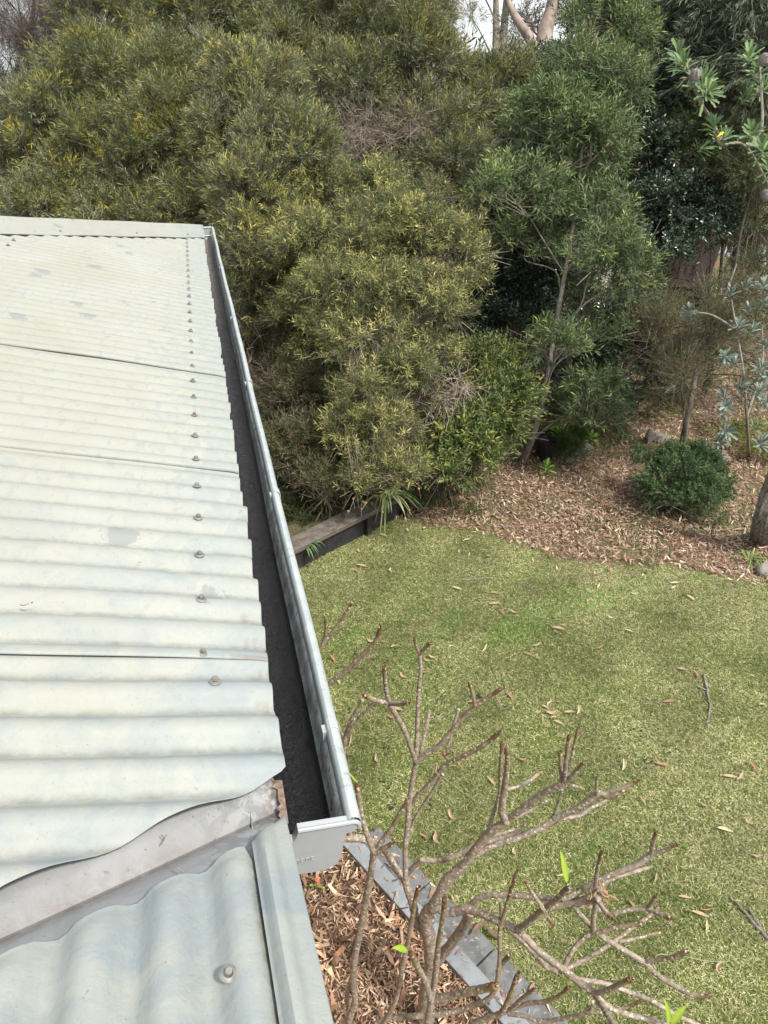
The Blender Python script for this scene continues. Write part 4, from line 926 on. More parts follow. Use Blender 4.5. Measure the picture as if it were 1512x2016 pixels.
def cone(mb, p, ax, r, L):
    ax = ax / np.linalg.norm(ax); a = np.cross(ax, [0.3, .2, .9]); a /= np.linalg.norm(a); b = np.cross(ax, a); vs = []; n = 18; K = 9
    for i in range(K + 1):
        t = i / K; rr = r * (math.sin(math.pi * (.16 + .78 * t)) ** .5) * (1 if i < K else .15)
        for k in range(n):
            ph = 2*math.pi*k/n; vs.append(p + ax * L * t + (a*math.cos(ph)+b*math.sin(ph)) * rr * RNG.uniform(.88, 1.1))
    mb.add(vs, [(i*n+k, i*n+(k+1)%n, (i+1)*n+(k+1)%n, (i+1)*n+k) for i in range(K) for k in range(n)] + [tuple(range(K*n, K*n+n))], (1, 1, 1))
    for _ in range(420):
        t = RNG.uniform(0, 1); ph = RNG.uniform(0, 6.28); rr = r * (math.sin(math.pi * (.16 + .78 * t)) ** .5); o_ = (a*math.cos(ph)+b*math.sin(ph)); q0 = p + ax * L * t + o_ * rr; q1 = q0 + (o_ + ax * RNG.uniform(-.2, .6)) * .016; s_ = np.cross(o_, ax) * .0012
        mb.add([q0 - s_, q0 + s_, q1], [(0, 1, 2)])
M_CONE = simple('banksia_cone', (.16, .14, .13), (.30, .27, .26), 90, .95, 0, .6, .006)
GB = [(.12, .19, .085), (.16, .23, .09), (.10, .155, .08)]; SB = [(.14, .175, .145), (.18, .215, .18), (.11, .14, .12)]
def banksia(base, stems, heads, cones, label, pal, L=.135, W=.026, n=20):
    root = empty('banksia_tree', base, label, 'banksia'); mb = MB()
    for s in stems: mb.tube(smoothpath([p[:3] for p in s], 5), [(.016 - .009 * i / (len(s)*5-5)) for i in range((len(s)-1)*5+1)] if len(s) > 2 else .008, 7)
    mb.build('trunk', M_BARKL, root, True)
    mb = MB()
    for h in heads:
        p = at(*h[:3]); ax = np.array([RNG.normal(0, .35), RNG.normal(0, .35) - .25, .9]); whorl(mb, p, ax, h[4] if len(h) > 4 else n, L * (h[3] if len(h) > 3 else 1), W * (h[3] if len(h) > 3 else 1), pal if len(h) < 6 else h[5])
    mb.build('crown', M_LEAF, root)
    for (u, v, d, r) in cones:
        mb = MB(); cone(mb, at(u, v, d), np.array([-.1, -.05, 1.0]), r, r * 2.3); mb.build('seed_cone', M_CONE, root)
    return root
g0 = at(1760, 760, 5.6); g0[2] = 0
banksia(g0, [[g0, at(1580, 500, 5.7), at(1530, 400, 5.5), at(1470, 290, 5.3), at(1420, 285, 5.2), at(1405, 260, 5.1)], [at(1420, 285, 5.2), at(1400, 235, 5.15), at(1382, 205, 5.1), at(1370, 165, 5.1)], [at(1470, 290, 5.3), at(1500, 250, 5.3), at(1495, 120, 5.4)], [at(1382, 205, 5.1), at(1360, 150, 5.15), at(1350, 125, 5.2)]],
        [(1345, 125, 5.2, 1.1, 24), (1335, 105, 5.3), (1385, 160, 5.1, 1, 24), (1395, 180, 5.05), (1405, 245, 5.1, .95, 24), (1425, 270, 5.2, .9), (1385, 290, 5.2, .8, 14), (1480, 260, 5.3, 1, 24), (1500, 290, 5.2), (1475, 110, 5.4, 1, 24), (1490, 140, 5.4), (1505, 170, 5.4), (1470, 190, 5.5, .9), (1515, 330, 5.2, .9)],
        [(1367, 160, 5.05, .034), (1503, 130, 5.2, .036), (1507, 395, 5.3, .034)], 'banksia with fans of toothed leaves and furry grey cones at the upper right', GB)
mb = MB(); banksia_leaf(mb, at(1412, 270, 5.0), np.array([.6, -.2, .7]), np.array([-.4, -.6, .7]), .055, .020, (.85, .55, .03))
tag(mb.build('yellow_leaf', M_LEAF, None, origin=at(1412, 270, 5.0)), 'single bright yellow dead leaf caught in the banksia whorl', 'leaf')
g0 = gnd(1475, 900)
banksia(g0, [[g0, at(1470, 820, 7.0), at(1465, 740, 7.1), at(1450, 650, 7.2), at(1440, 590, 7.2)], [at(1470, 820, 7.0), at(1500, 720, 7.0), at(1500, 640, 7.0)], [at(1450, 650, 7.2), at(1400, 620, 7.3), at(1357, 615, 7.3)]],
        [(1357, 610, 7.3, 1, 22), (1355, 630, 7.2), (1440, 575, 7.3), (1470, 560, 7.3), (1500, 600, 7.2), (1430, 700, 7.0, 1, 22), (1445, 715, 7.0), (1500, 720, 6.9), (1495, 770, 6.8, 1, 22), (1425, 780, 6.9), (1430, 800, 6.8), (1430, 850, 6.6), (1490, 840, 6.6, 1, 18, GB), (1505, 560, 7.3), (1480, 650, 7.1), (1510, 790, 6.7), (1420, 865, 6.6, .9), (1510, 680, 7), (1455, 640, 7.2), (1500, 870, 6.6), (1460, 760, 7.0), (1475, 610, 7.3), (1512, 740, 6.9)],
        [], 'silvery blue leaved young banksia low at the right edge of the bark bed', SB, .125, .028)

# 14 leaning pale trunk at the right edge
b0 = gnd(1502, 1058)
root = empty('leaning_tree', b0, 'grey furrowed tree trunk leaning out of the photo at the right edge', 'tree')
mb = MB(); q = [b0 + np.array([0, 0, -.05]), at(1506, 1020, 6.15), at(1524, 960, 6.0), at(1558, 860, 5.7), at(1590, 700, 5.4), at(1660, 400, 5.3)]
pts = smoothpath(q, 5); m = len(pts); barktube(mb, pts, [.095 * (1.2 if i == 0 else 1) * (1 - .5 * i / m) for i in range(m)], 40, .012)
mb.build('trunk', M_BARKF, root, True)
v, f, c, pf, _ = foliage([CL(1660, 380, 5.4, 90, 80), CL(1700, 250, 5.5, 90, 80)], 700, 12, .2, .1, .02, BR); npmesh('crown', v, f, M_LEAF, root, c)

# 15 background gums and thick scrub behind everything
def gum(u, vb, d, pts, r, label, clumps, barkm=M_BARKG, n=2600, pal=((.12, .14, .08), (.16, .17, .09)), **kw):
    b = at(u, vb, d); b[2] = 0
    return tree('gum_tree', b, [b] + [at(*p) for p in pts], clumps, label, 'tree', barkm, M_LEAF, n, 12, .34, .15, .022, list(pal), tr=r, twigs=250, group='gum trees beyond the garden', limbs=True, twiglen=1.2, **kw)
gum(975, 330, 22, [(975, 200, 22.2), (977, 100, 22.2), (976, -40, 22.4)], .25, 'straight dark gum trunk seen against the sky, left one of the close pair', [CL(925, 30, 21.5, 18, 25, .5), CL(920, -60, 22, 60, 50)], M_BARK, 900, ((.25, .26, .11), (.20, .21, .10)), hang=.5)
gum(992, 330, 24, [(985, 200, 24.2), (990, 90, 24.2), (1000, -40, 24.4)], .29, 'straight dark gum trunk seen against the sky, right one of the close pair', [CL(1040, -60, 24, 60, 40)], M_BARK, 900, hang=.5)
g = gum(1085, 330, 18, [(1080, 220, 18.2), (1072, 80, 18.3), (1085, 20, 18.4), (1095, -60, 18.4)], .34, 'thick smooth pinkish gum trunk with a bent limb against the sky', [CL(1100, -70, 18.4, 90, 50), CL(1150, 30, 18.6, 50, 40, .6), CL(1030, 60, 18.8, 35, 30, .35)], M_BARKG, 1500, hang=.5)
mb = MB(); mb.tube(smoothpath([at(1062, 130, 18.2), at(1045, 80, 18), at(1025, 50, 17.9), at(1008, 20, 17.9), at(995, -10, 17.9)], 5), [.15 - .004 * i for i in range(21)], 9)
for a in range(14): limb(mb, at(1045 + RNG.uniform(-5, 25), 60 + RNG.uniform(-20, 30), 18.6), at(1030 + RNG.uniform(-30, 40), RNG.uniform(-10, 60), 18.8), .03, .01, n=4)
mb.build('limb', M_BARKG, g, True)
gum(800, 300, 20, [(800, 150, 20), (798, 40, 20), (800, -40, 20)], .15, 'gum behind the upper middle wattle showing a slim trunk at the top edge', [CL(790, 10, 20, 70, 45), CL(840, 35, 20, 40, 35, .6)], M_BARKG, 2400, ((.20, .22, .12), (.25, .25, .14)), hang=.5)
gum(540, 300, 19, [(540, 150, 19), (545, 60, 19), (550, -40, 19)], .16, 'gum whose crown closes the gap above the olive wattles, top middle left', [CL(560, 10, 19, 90, 60), CL(470, 10, 19.5, 80, 60), CL(660, 0, 19, 60, 40), CL(540, 120, 18, 90, 60)], M_BARK, 3200, hang=.4)
gum(250, 330, 17, [(245, 200, 17), (243, 50, 17), (245, -60, 17)], .13, 'gum with a grey stem behind the yellow sprayed wattle, top left', [CL(250, 40, 17, 70, 80), CL(180, 160, 16.5, 80, 70), CL(330, 180, 16.5, 80, 70), CL(260, 300, 16, 120, 60), CL(90, 300, 16, 90, 80)], M_BARKD, 4000)
gum(700, 450, 15, [(700, 300, 15), (700, 180, 15)], .14, 'dark tree filling in behind the dead twig tangle', [CL(650, 300, 14, 110, 80), CL(780, 380, 13.5, 110, 80), CL(720, 200, 14.5, 120, 80), CL(850, 450, 12.5, 90, 80), CL(560, 380, 13, 90, 70), CL(480, 450, 12.5, 60, 80)], M_BARKD, 5200, ((.09, .10, .05), (.11, .125, .06)))
gum(1000, 480, 15, [(1000, 300, 15), (1000, 180, 15)], .14, 'dark tree filling in behind the upper crown of the sapling', [CL(960, 280, 13.5, 90, 90), CL(1080, 250, 13.5, 100, 90), CL(1180, 220, 14, 90, 90), CL(1000, 400, 12.5, 80, 80), CL(1230, 330, 13, 60, 70)], M_BARKD, 5200, ((.09, .11, .05), (.11, .135, .06)))
gum(1480, 480, 21, [(1480, 300, 21), (1490, 100, 21)], .2, 'far gum behind the banksia cones at the right edge', [CL(1480, 200, 20, 90, 90), CL(1400, 100, 21, 90, 80), CL(1300, 60, 21, 90, 80), CL(1500, 340, 20, 80, 60), CL(1210, 40, 21, 60, 60), CL(1420, 300, 20, 90, 70)], M_BARKD, 4600, ((.13, .14, .08), (.16, .165, .10)))
# far hedge line of scrub that closes the view
def scrub():
    cl = []
    for i in range(64):
        x = -46 + i * 1.9 + RNG.normal(0, .6); y = 34 + RNG.normal(0, 2.5) - .12 * x; h = RNG.uniform(2.2, 4.4)
        cl.append((np.array([x, y, h * .72]), 2.1, h * .62))
    v, f, c, pf, _ = foliage(cl, 15000, 10, .7, .34, .085, [(.09, .105, .06), (.11, .12, .07), (.14, .15, .09)], per=18)
    tag(npmesh('far_scrub', v, f, M_LEAF, None, c, origin=(0, 34, 0)), 'far off mass of bushland scrub beyond the road', 'woodland', kind='stuff')
scrub()

# 16 strappy clumps
def strappy(name, base, n, L, W, pal, label, cat='plant', lean=(0, 0), group=None):
    mb = MB()
    for k in range(n):
        az = RNG.uniform(0, 6.28); r0 = RNG.uniform(0, .06); l = L * RNG.uniform(.6, 1.15); el = RNG.uniform(.7, 1.35)
        hd = np.array([math.cos(az) + lean[0], math.sin(az) + lean[1], 0]); hd /= np.linalg.norm(hd) + 1e-6; s_ = np.array([-hd[1], hd[0], 0]); vs = []; K = 7
        for i in range(K + 1):
            t = i / K; c = base + hd * (r0 + l * math.cos(el) * t + l * .35 * t * t) + np.array([0, 0, l * math.sin(el) * t - l * 1.0 * t ** 2.4])
            c[2] = max(c[2], .012); wd = W * (1 - t ** 3) * (.6 + .4 * min(1, t * 5)) + .001
            vs += [c - s_ * wd * .5 + np.array([0, 0, wd * .12]), c, c + s_ * wd * .5 + np.array([0, 0, wd * .12])]
        col = tuple(np.array(pal[int(RNG.integers(len(pal)))]) * RNG.uniform(.75, 1.25)); f = []
        for i in range(K): f += [(3*i, 3*i+1, 3*i+4, 3*i+3), (3*i+1, 3*i+2, 3*i+5, 3*i+4)]
        mb.add(vs, f, col)
    o = mb.build(name, M_LEAF, None, origin=base); tag(o, label, cat, group); return o
ST = [(.14, .21, .07), (.20, .28, .10), (.34, .38, .17)]
s0 = at(775, 985, 6.15)
s0 = sb + ns_ * .10 - ds * .22; s0[2] = .22
strappy('strappy_plant', s0, 30, .42, .026, ST, 'pale strappy leaved lily clump hanging over the end of the sleeper wall', lean=(.3, -.7))
s1 = gnd(545, 700); strappy('strappy_plant', s1, 46, .75, .04, [(.05, .12, .035), (.07, .15, .045)], 'dark green strappy clump right of the trunk behind the gutter')
s1 = gnd(485, 640); strappy('strappy_plant', s1, 40, .75, .04, [(.04, .10, .035), (.05, .12, .04)], 'dark green strappy clump close against the far part of the gutter, left of the trunk')
s1 = gnd(1475, 1105); strappy('grass_tuft', s1, 30, .22, .010, [(.12, .22, .05), (.2, .26, .08)], 'bright green tuft of long grass where lawn meets bark near the leaning trunk', 'grass tuft')
s1 = gnd(600, 1075, .18); strappy('fern', s1, 18, .16, .020, [(.06, .12, .045), (.09, .16, .06)], 'small fern like plant behind the sleeper wall beside the gutter')
# orange berries on the shrub above the wall
root = empty('berry_plant', (s0 + np.array([-.25, .12, 0])).tolist(), 'low plant with orange berries at the end of the sleeper wall', 'plant')
mb = MB(); bb = MB()
for k in range(13):
    p = at(*[(705, 1000), (715, 985), (735, 1002), (740, 1020), (795, 935), (800, 950), (780, 930), (760, 965), (790, 945), (700, 1012), (812, 985), (805, 940)][k % 12], 6.05 + RNG.uniform(0, .25)) + RNG.normal(0, .04, 3); p[2] = max(p[2], .2)
    a_ = []; r_ = RNG.uniform(.008, .012)
    for i in range(1, 5):
        for j in range(8): th = math.pi*i/5; a_.append(p + r_*np.array([math.sin(th)*math.cos(j*math.pi/4), math.sin(th)*math.sin(j*math.pi/4), math.cos(th)]))
    bb.add(a_, [(i*8+j, i*8+(j+1)%8, (i+1)*8+(j+1)%8, (i+1)*8+j) for i in range(3) for j in range(8)] + [tuple(range(8))[::-1], tuple(range(24, 32))], (.42, .22, .10))
    mb.tube([p, p + RNG.normal(0, .03, 3) - np.array([0, 0, .08])], .002, 4)
bb.build('berries', M_DRY, root, True)['kind'] = 'stuff'; mb.build('stalks', M_TWIG, root)['kind'] = 'stuff'
v, f, c, pf, _ = foliage([(np.array(s0) + np.array([-.30, .22, .14]), .30, .16), (np.array(s0) + np.array([.0, .25, .16]), .26, .16)], 420, 10, .10, .05, .011, [(.07, .11, .04), (.09, .14, .05)]); npmesh('crown', v, f, M_LEAF, root, c)
# light green seedlings by the sapling
for (u, v_, h, lab, nn_) in [(1075, 935, .14, 'tiny lime green seedling in front of the black pot', 12), (1095, 890, .34, 'lime green seedling with fan leaves between black pot and rocks', 26), (1160, 885, .22, 'small bright green seedling at the right end of the rocks', 14)]:
    p = gnd(u, v_); rt = empty('seedling', p, lab, 'seedling'); mb = MB(); mb.tube([p, p + np.array([0, 0, h * .8])], .004, 5); mb.build('stem', M_BARKL, rt)
    mb = MB(); whorl(mb, p + np.array([0, 0, h * .7]), np.array([0, -.1, 1]), nn_, .13, .03, [(.20, .34, .05), (.14, .27, .05)]); 
    if h > .3: whorl(mb, p + np.array([.12, .05, h * .5]), np.array([.2, -.1, 1]), 12, .11, .028, [(.2, .32, .05)]); whorl(mb, p + np.array([-.1, .0, h * .4]), np.array([-.2, -.1, 1]), 12, .11, .028, [(.16, .28, .05)])
    mb.build('leaves', M_LEAF, rt)
# low green weeds right of the rocks, yellow-green cover near banksia
v, f, c, pf, _ = foliage([(gnd(1200, 880) + np.array([0, 0, .05]), .42, .07), (gnd(1120, 905) + np.array([0, 0, .03]), .25, .05), (gnd(1290, 800) + np.array([0, 0, .05]), .5, .1), (gnd(1100, 880) + np.array([0, 0, .12]), .3, .12), (gnd(880, 990) + np.array([0, 0, .04]), .4, .06), (gnd(1200, 1075) + np.array([0, 0, .01]), .5, .03)], 2600, 8, .08, .05, .007, [(.05, .085, .02), (.07, .10, .025)])
tag(npmesh('weeds', v, f, M_LEAF, None, c, origin=gnd(1200, 880)), 'low green weeds growing through the bark right of the rocks', 'weeds', kind='stuff')
v, f, c, pf, _ = foliage([(gnd(1490, 890) + np.array([0, 0, .12]), .35, .14)], 700, 8, .08, .05, .008, [(.16, .18, .03), (.12, .15, .03)])
tag(npmesh('groundcover', v, f, M_LEAF, None, c, origin=gnd(1490, 890)), 'yellowish groundcover under the silvery banksia at the right edge', 'plant')
# vine/weed cover on the ground under the big bush
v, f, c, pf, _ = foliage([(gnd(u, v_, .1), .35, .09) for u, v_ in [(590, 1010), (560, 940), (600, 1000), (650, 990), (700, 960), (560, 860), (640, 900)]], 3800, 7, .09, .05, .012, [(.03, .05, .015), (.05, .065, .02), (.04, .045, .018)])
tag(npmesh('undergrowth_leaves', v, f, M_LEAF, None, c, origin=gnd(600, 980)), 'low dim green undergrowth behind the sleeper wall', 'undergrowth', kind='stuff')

# 17 rocks, pot, sticks
def rock(p, r, label, sz=(1, .8, .6), m_=None, seed=1):
    rr = np.random.default_rng(seed); n1, n2 = 10, 16; vs = []
    ds_ = unit(rr.normal(size=(9, 3))); off = rr.uniform(.6, .95, 9)
    for i in range(n1 + 1):
        for j in range(n2):
            th = math.pi * i / n1; ph = 2*math.pi*j/n2; d = np.array([math.sin(th)*math.cos(ph), math.sin(th)*math.sin(ph), math.cos(th)])
            k = min([1.0] + [o_ / max(d @ q, .01) for q, o_ in zip(ds_, off) if d @ q > 0]); vs.append(np.array(p) + d * k * r * np.array(sz) + np.array([0, 0, r * sz[2] * .35]))
    mb = MB(); mb.add(vs, [(i*n2+j, (i+1)*n2+j, (i+1)*n2+(j+1)%n2, i*n2+(j+1)%n2) for i in range(n1) for j in range(n2)])
    return tag(mb.build('rock', m_ or M_ROCK, None, False, origin=p), label, 'rock', 'garden rocks')
rock(gnd(1143, 893), .13, 'squarish tan rock left of the green weeds, biggest of the three near the black pot', (1.2, .8, .75), seed=2)
rock(gnd(1118, 888), .09, 'small tan rock touching the larger one near the black pot', seed=3)
rock(gnd(1125, 908), .08, 'low flat rock in front of the other two near the black pot', (1.2, .9, .4), seed=4)
rock(gnd(1378, 905), .17, 'broad pale lichened rock behind the round green shrub', (1.2, .8, .6), seed=5)
rock(gnd(1410, 905), .13, 'grey rock just right of the pale lichened one behind the round shrub', (1, .8, .7), seed=6)
rock(gnd(1275, 872), .12, 'upright orange tan rock at the left of the slim stemmed shrub', (.5, .5, 1.1), seed=7)
rock(gnd(1300, 868), .13, 'rounded brown rock beside the upright orange one', (1.1, .9, .6), seed=8)
rock(gnd(1508, 1128), .10, 'blue grey rock on the lawn edge at the far right', (1, .8, .7), seed=9)
p = gnd(1072, 903); mb = MB(); prof = [(.11, 0), (.135, .22), (.15, .26), (.15, .28), (.135, .28), (.12, .22), (.02, .2)]; n = 20; vs = []
for r_, z_ in prof: r_ *= .8; z_ *= .85; vs += [(p[0] + r_*math.cos(2*math.pi*k/n), p[1] + r_*math.sin(2*math.pi*k/n), z_) for k in range(n)]
mb.add(vs, [(i*n+k, i*n+(k+1)%n, (i+1)*n+(k+1)%n, (i+1)*n+k) for i in range(len(prof)-1) for k in range(n)] + [tuple((len(prof)-1)*n+k for k in range(n))])
tag(mb.build('plant_pot', M_BLACKPOT, None, True, origin=p), 'black plastic plant pot on the bark beside the sapling stem', 'plant pot')
M_STICK = simple('fallen_stick', (.10, .085, .075), (.24, .21, .19), 40, .9)
M_STICKG = simple('green_string', (.20, .24, .12), (.28, .32, .18), 40, .7)
def stick(px, r, label, m_=M_STICK, forks=()):
    P3 = [gnd(u, v, .012) for u, v in px]; pts = smoothpath(P3, 6, .002)
    for q in pts: q[2] = .012 + abs(RNG.normal(0, .006))
    mb = MB(); m = len(pts); mb.tube(pts, [r * (1 - .6 * i / m) for i in range(m)], 6)
    for fk in forks: mb.tube([gnd(u, v, .015) for u, v in fk], r * .6, 5)
    tag(mb.build('fallen_stick', m_, None, True, origin=P3[0]), label, 'stick')
stick([(1385, 1330), (1392, 1360), (1397, 1395), (1391, 1430)], .011, 'thick crooked grey stick lying upright on the right of the lawn', forks=[[(1392, 1360), (1372, 1350)]])
stick([(1512, 1850), (1480, 1815), (1455, 1785), (1437, 1768)], .010, 'long grey split stick entering the lawn from the bottom right', forks=[[(1505, 1838), (1475, 1790)]])
stick([(910, 1143), (970, 1140), (1030, 1152), (1072, 1175)], .006, 'thin curved dark stick across the upper lawn')
stick([(975, 975), (1000, 1000), (1028, 1025)], .008, 'dark straight stick lying on the bark in the middle of the rear bed')
stick([(968, 1032), (1030, 1040), (1120, 1052)], .006, 'long thin twig along the lawn edge of the rear bed')
stick([(1395, 1035), (1415, 1060)], .010, 'short dark stick on the bark right of the round shrub')
stick([(1350, 890), (1400, 880), (1450, 872)], .012, 'pale fallen branch lying over the rocks behind the round shrub')
stick([(925, 1380), (890, 1410), (862, 1390), (880, 1345), (920, 1325)], .0025, 'loop of thin green stem on the lawn between the frangipani tips', M_STICKG)
stick([(860, 1520), (910, 1560), (960, 1575)], .0025, 'faint thin trailing stem on the lawn below the loop', M_STICKG)
stick([(1290, 1900), (1300, 1880), (1420, 1895), (1440, 1870)], .003, 'thin pale twig lying in the grass at lower right', M_STICKG)
# black silt thrown down from the gutter
mb = MB()
for (u, v_) in [(770, 1343), (865, 1378), (945, 1372), (765, 1482), (761, 1545), (845, 1590), (770, 1592), (853, 1410), (680, 1405), (1262, 1447), (1310, 1475), (1275, 1505), (700, 1290), (612, 1115), (1000, 1395)]:
    p = gnd(u, v_, .01)
    for k in range(int(RNG.integers(4, 9))):
        q = p + np.array([RNG.normal(0, .025), RNG.normal(0, .025), RNG.uniform(0, .012)]); r_ = RNG.uniform(.004, .009); a_ = []
        for i in range(1, 4):
            for j in range(6): th = math.pi*i/4; a_.append(q + r_*RNG.uniform(.6, 1.2)*np.array([math.sin(th)*math.cos(j*math.pi/3)*1.4, math.sin(th)*math.sin(j*math.pi/3), math.cos(th)*.6]))
        mb.add(a_, [(i*6+j, i*6+(j+1)%6, (i+1)*6+(j+1)%6, (i+1)*6+j) for i in range(2) for j in range(6)] + [tuple(range(6))[::-1], tuple(range(12, 18))])
tag(mb.build('gutter_silt_clods', M_SLEEPERD), 'dark wet silt clods thrown from the gutter onto the lawn', 'silt', kind='stuff')

# 18 fallen leaves, each a thing
def leafmesh(L, W, curl, col, seed):
    r = np.random.default_rng(seed); K = 8; vs = []; cols = []
    for i in range(K + 1):
        t = i / K; wd = W * math.sin(math.pi * min(.98, t * .93 + .05)) ** .8; x = (t - .5) * L; y = curl * L * .3 * math.sin(math.pi * t); z = .006 + abs(curl) * L * .25 * (2*t-1)**2 + .002
        vs += [(x, y - wd*.5, z + wd*.3*abs(curl)), (x, y, z), (x, y + wd*.5, z + wd*.35)]; cols += [tuple(np.array(col) * r.uniform(.8, 1.15)) for _ in range(3)]
    mb = MB(); f = []
    for i in range(K): f += [(3*i, 3*i+1, 3*i+4, 3*i+3), (3*i+1, 3*i+2, 3*i+5, 3*i+4)]
    mb.add(vs, f, cols); mb.tube([(-.5*L, 0, .008), (-.62*L, .01*L, .010)], .0008, 4); mb.c[-8:] = [col] * 8
    o = mb.build('fallen_leaf', M_DRY, None, True); me = o.data; bpy.data.objects.remove(o); return me
LK = [('tan', (.38, .29, .20), 'tan gum leaf lying on the mown lawn'), ('pale', (.44, .38, .25), 'straw coloured gum leaf lying on the mown lawn'), ('red', (.31, .18, .12), 'reddish gum leaf lying on the mown lawn')]
LM = {k: [leafmesh(.092 * s, .020, c, col, i * 7 + j) for j, (s, c) in enumerate([(1, .5), (.8, -.6), (1.15, .25)])] for i, (k, col, _) in enumerate(LK)}
LP = [('tan', 745, 1497, 70), ('tan', 775, 1275, 150), ('tan', 730, 1262, 20), ('red', 655, 1300, 60), ('tan', 850, 1293, 10), ('tan', 842, 1300, 30), ('pale', 953, 1278, 120), ('tan', 975, 1190, 5), ('tan', 1012, 1205, 40), ('red', 990, 1208, 70), ('tan', 1055, 1270, 160), ('red', 1040, 1290, 40), ('tan', 1100, 1238, 20), ('tan', 1110, 1232, 150), ('red', 1095, 1245, 60), ('red', 1005, 1375, 60), ('tan', 1075, 1395, 45), ('tan', 1085, 1402, 0), ('tan', 1090, 1415, 165), ('tan', 1072, 1418, 80), ('tan', 1100, 1425, 30), ('tan', 1123, 1405, 10), ('pale', 1137, 1400, 110), ('pale', 1082, 1388, 130),
      ('red', 1320, 1383, 10), ('tan', 1500, 1390, 170), ('red', 1303, 1508, 15), ('tan', 1455, 1528, 140), ('tan', 1437, 1531, 5), ('red', 1482, 1510, 80), ('tan', 1265, 1578, 80), ('tan', 1390, 1590, 60), ('pale', 1425, 1635, 5), ('tan', 1477, 1620, 60), ('tan', 1492, 1685, 15), ('pale', 1225, 1508, 110), ('red', 1030, 1495, 0), ('tan', 967, 1540, 60), ('red', 935, 1385, 0), ('tan', 860, 1655, 75), ('tan', 855, 1650, 100), ('red', 835, 1650, 40), ('pale', 1014, 1680, 80), ('tan', 1108, 1722, 160), ('tan', 1348, 1768, 10), ('tan', 1378, 1802, 20), ('pale', 1390, 1825, 110), ('red', 1390, 1792, 170), ('tan', 1418, 1908, 130), ('tan', 1290, 1730, 120), ('red', 1245, 1785, 70),
      ('tan', 795, 1330, 40), ('tan', 780, 1398, 20), ('red', 838, 1323, 170), ('pale', 830, 1320, 40), ('red', 773, 1412, 30), ('tan', 690, 1460, 100), ('tan', 1185, 1192, 70), ('red', 975, 1170, 0), ('pale', 900, 1160, 30), ('tan', 1240, 1245, 30), ('tan', 1300, 1225, 120), ('pale', 1360, 1180, 60), ('tan', 1450, 1240, 20), ('red', 1180, 1275, 150), ('tan', 765, 1075, 110), ('tan', 755, 1055, 40), ('pale', 708, 1085, 60), ('tan', 712, 1115, 10), ('red', 700, 1125, 20), ('pale', 770, 1125, 80), ('tan', 885, 1115, 100), ('pale', 1330, 1150, 0), ('tan', 950, 1660, 90), ('pale', 665, 1345, 60), ('red', 1370, 1330, 90), ('tan', 1345, 1320, 30), ('tan', 892, 1605, 60), ('pale', 1200, 1215, 20), ('tan', 1160, 1185, 140)]
for (k, u, v_, a) in LP:
    me = LM[k][int(RNG.integers(3))]; o = bpy.data.objects.new('fallen_leaf', me); COL.objects.link(o); p = gnd(u, v_, .022); o.location = p
    o.rotation_euler = (RNG.normal(0, .15), RNG.normal(0, .15), R(-a) - YAW + 0); sc_ = RNG.uniform(.6, .98); o.scale = (sc_, sc_, sc_)
    w_ = [l for kk, _, l in LK if kk == k][0].replace(' lying on the mown lawn', '')
    if 1060 < u < 1145 and 1380 < v_ < 1430: pl = 'in the little pile of leaves at mid lawn'
    elif v_ < 1130 and u < 900: pl = 'on the lawn close to the timber sleeper wall'
    elif v_ < 1255: pl = 'on the upper lawn below the bark bed'
    elif u < 870 and v_ < 1360: pl = 'around the upright topmost frangipani tips'
    elif u < 870 and v_ < 1560: pl = 'on the lawn between gutter and frangipani stems'
    elif u < 1120 and v_ > 1560: pl = 'in the grass between the frangipani limbs'
    elif u < 1120: pl = 'on the middle lawn near the loop of thin stem'
    elif v_ < 1420: pl = 'on the right lawn beside the thick crooked stick'
    elif v_ < 1640: pl = 'on the dry right part of the lawn below the crooked stick'
    else: pl = 'at the lower right, near the grey split stick'
    tag(o, w_ + ' ' + pl, 'leaf', 'fallen gum leaves on the lawn')
# leaves caught on paver and on the roof
M_ = leafmesh(.085, .018, .3, (.16, .11, .08), 77)
for (P_, rz, lab, sc_) in [(np.array([*gnd(945, 1830, .03)]), .4, 'dry brown leaf lying on the grey paver strip', 1.3), (np.array([*gnd(925, 1812, .03)]), 1.4, 'second dry leaf on the paver strip, nearer the frangipani trunk', 1.2), (np.array([*gnd(975, 1840, .03)]), 2.2, 'third dry leaf on the paver strip, at its lawn side', 1.3)]:
    o = bpy.data.objects.new('fallen_leaf', M_); COL.objects.link(o); o.location = P_; o.rotation_euler = (0, 0, rz); o.scale = (sc_,)*3; tag(o, lab, 'leaf', 'dry leaves on the pavers')
def onroof(u, v, h): return onplane(u, v, np.array([S, 0, 1.0]), ZE + h)
M_DARKLEAF = leafmesh(.022, .003, .5, (.05, .03, .02), 5)
for (u, v_, rz, lab, s_) in [(55, 1197, 2.9, 'tiny dark curled leaf on the cream roof near the left edge', 1.0), (276, 1110, .2, 'minute dark speck of bark on the roof between two screws and the left edge', .35), (303, 597, .1, 'small dark twig scrap on the far part of the roof', .8)]:
    o = bpy.data.objects.new('roof_leaf', M_DARKLEAF); COL.objects.link(o); p = onroof(u, v_, .006); o.location = p; o.rotation_euler = (0, math.atan(S), rz); o.scale = (s_,)*3; tag(o, lab, 'leaf')
for (u, v_, h, rz, lab) in [(318, 1662, -.012, 1.0, 'tiny twig lying in the valley flashing'), (362, 1718, .004, 2.4, 'reddish twig stub standing at the edge of the lower roof sheet')]:
    p = onroof(u, v_, h); mb = MB(); q = p + np.array([math.cos(rz) * .012, math.sin(rz) * .012, .003]); mb.tube([p, q], .0009, 5); mb.tube([p * .4 + q * .6, p * .4 + q * .6 + np.array([-.004, .006, .001])], .0007, 5)
    tag(mb.build('twig', M_RUST, None, origin=p), lab, 'twig')
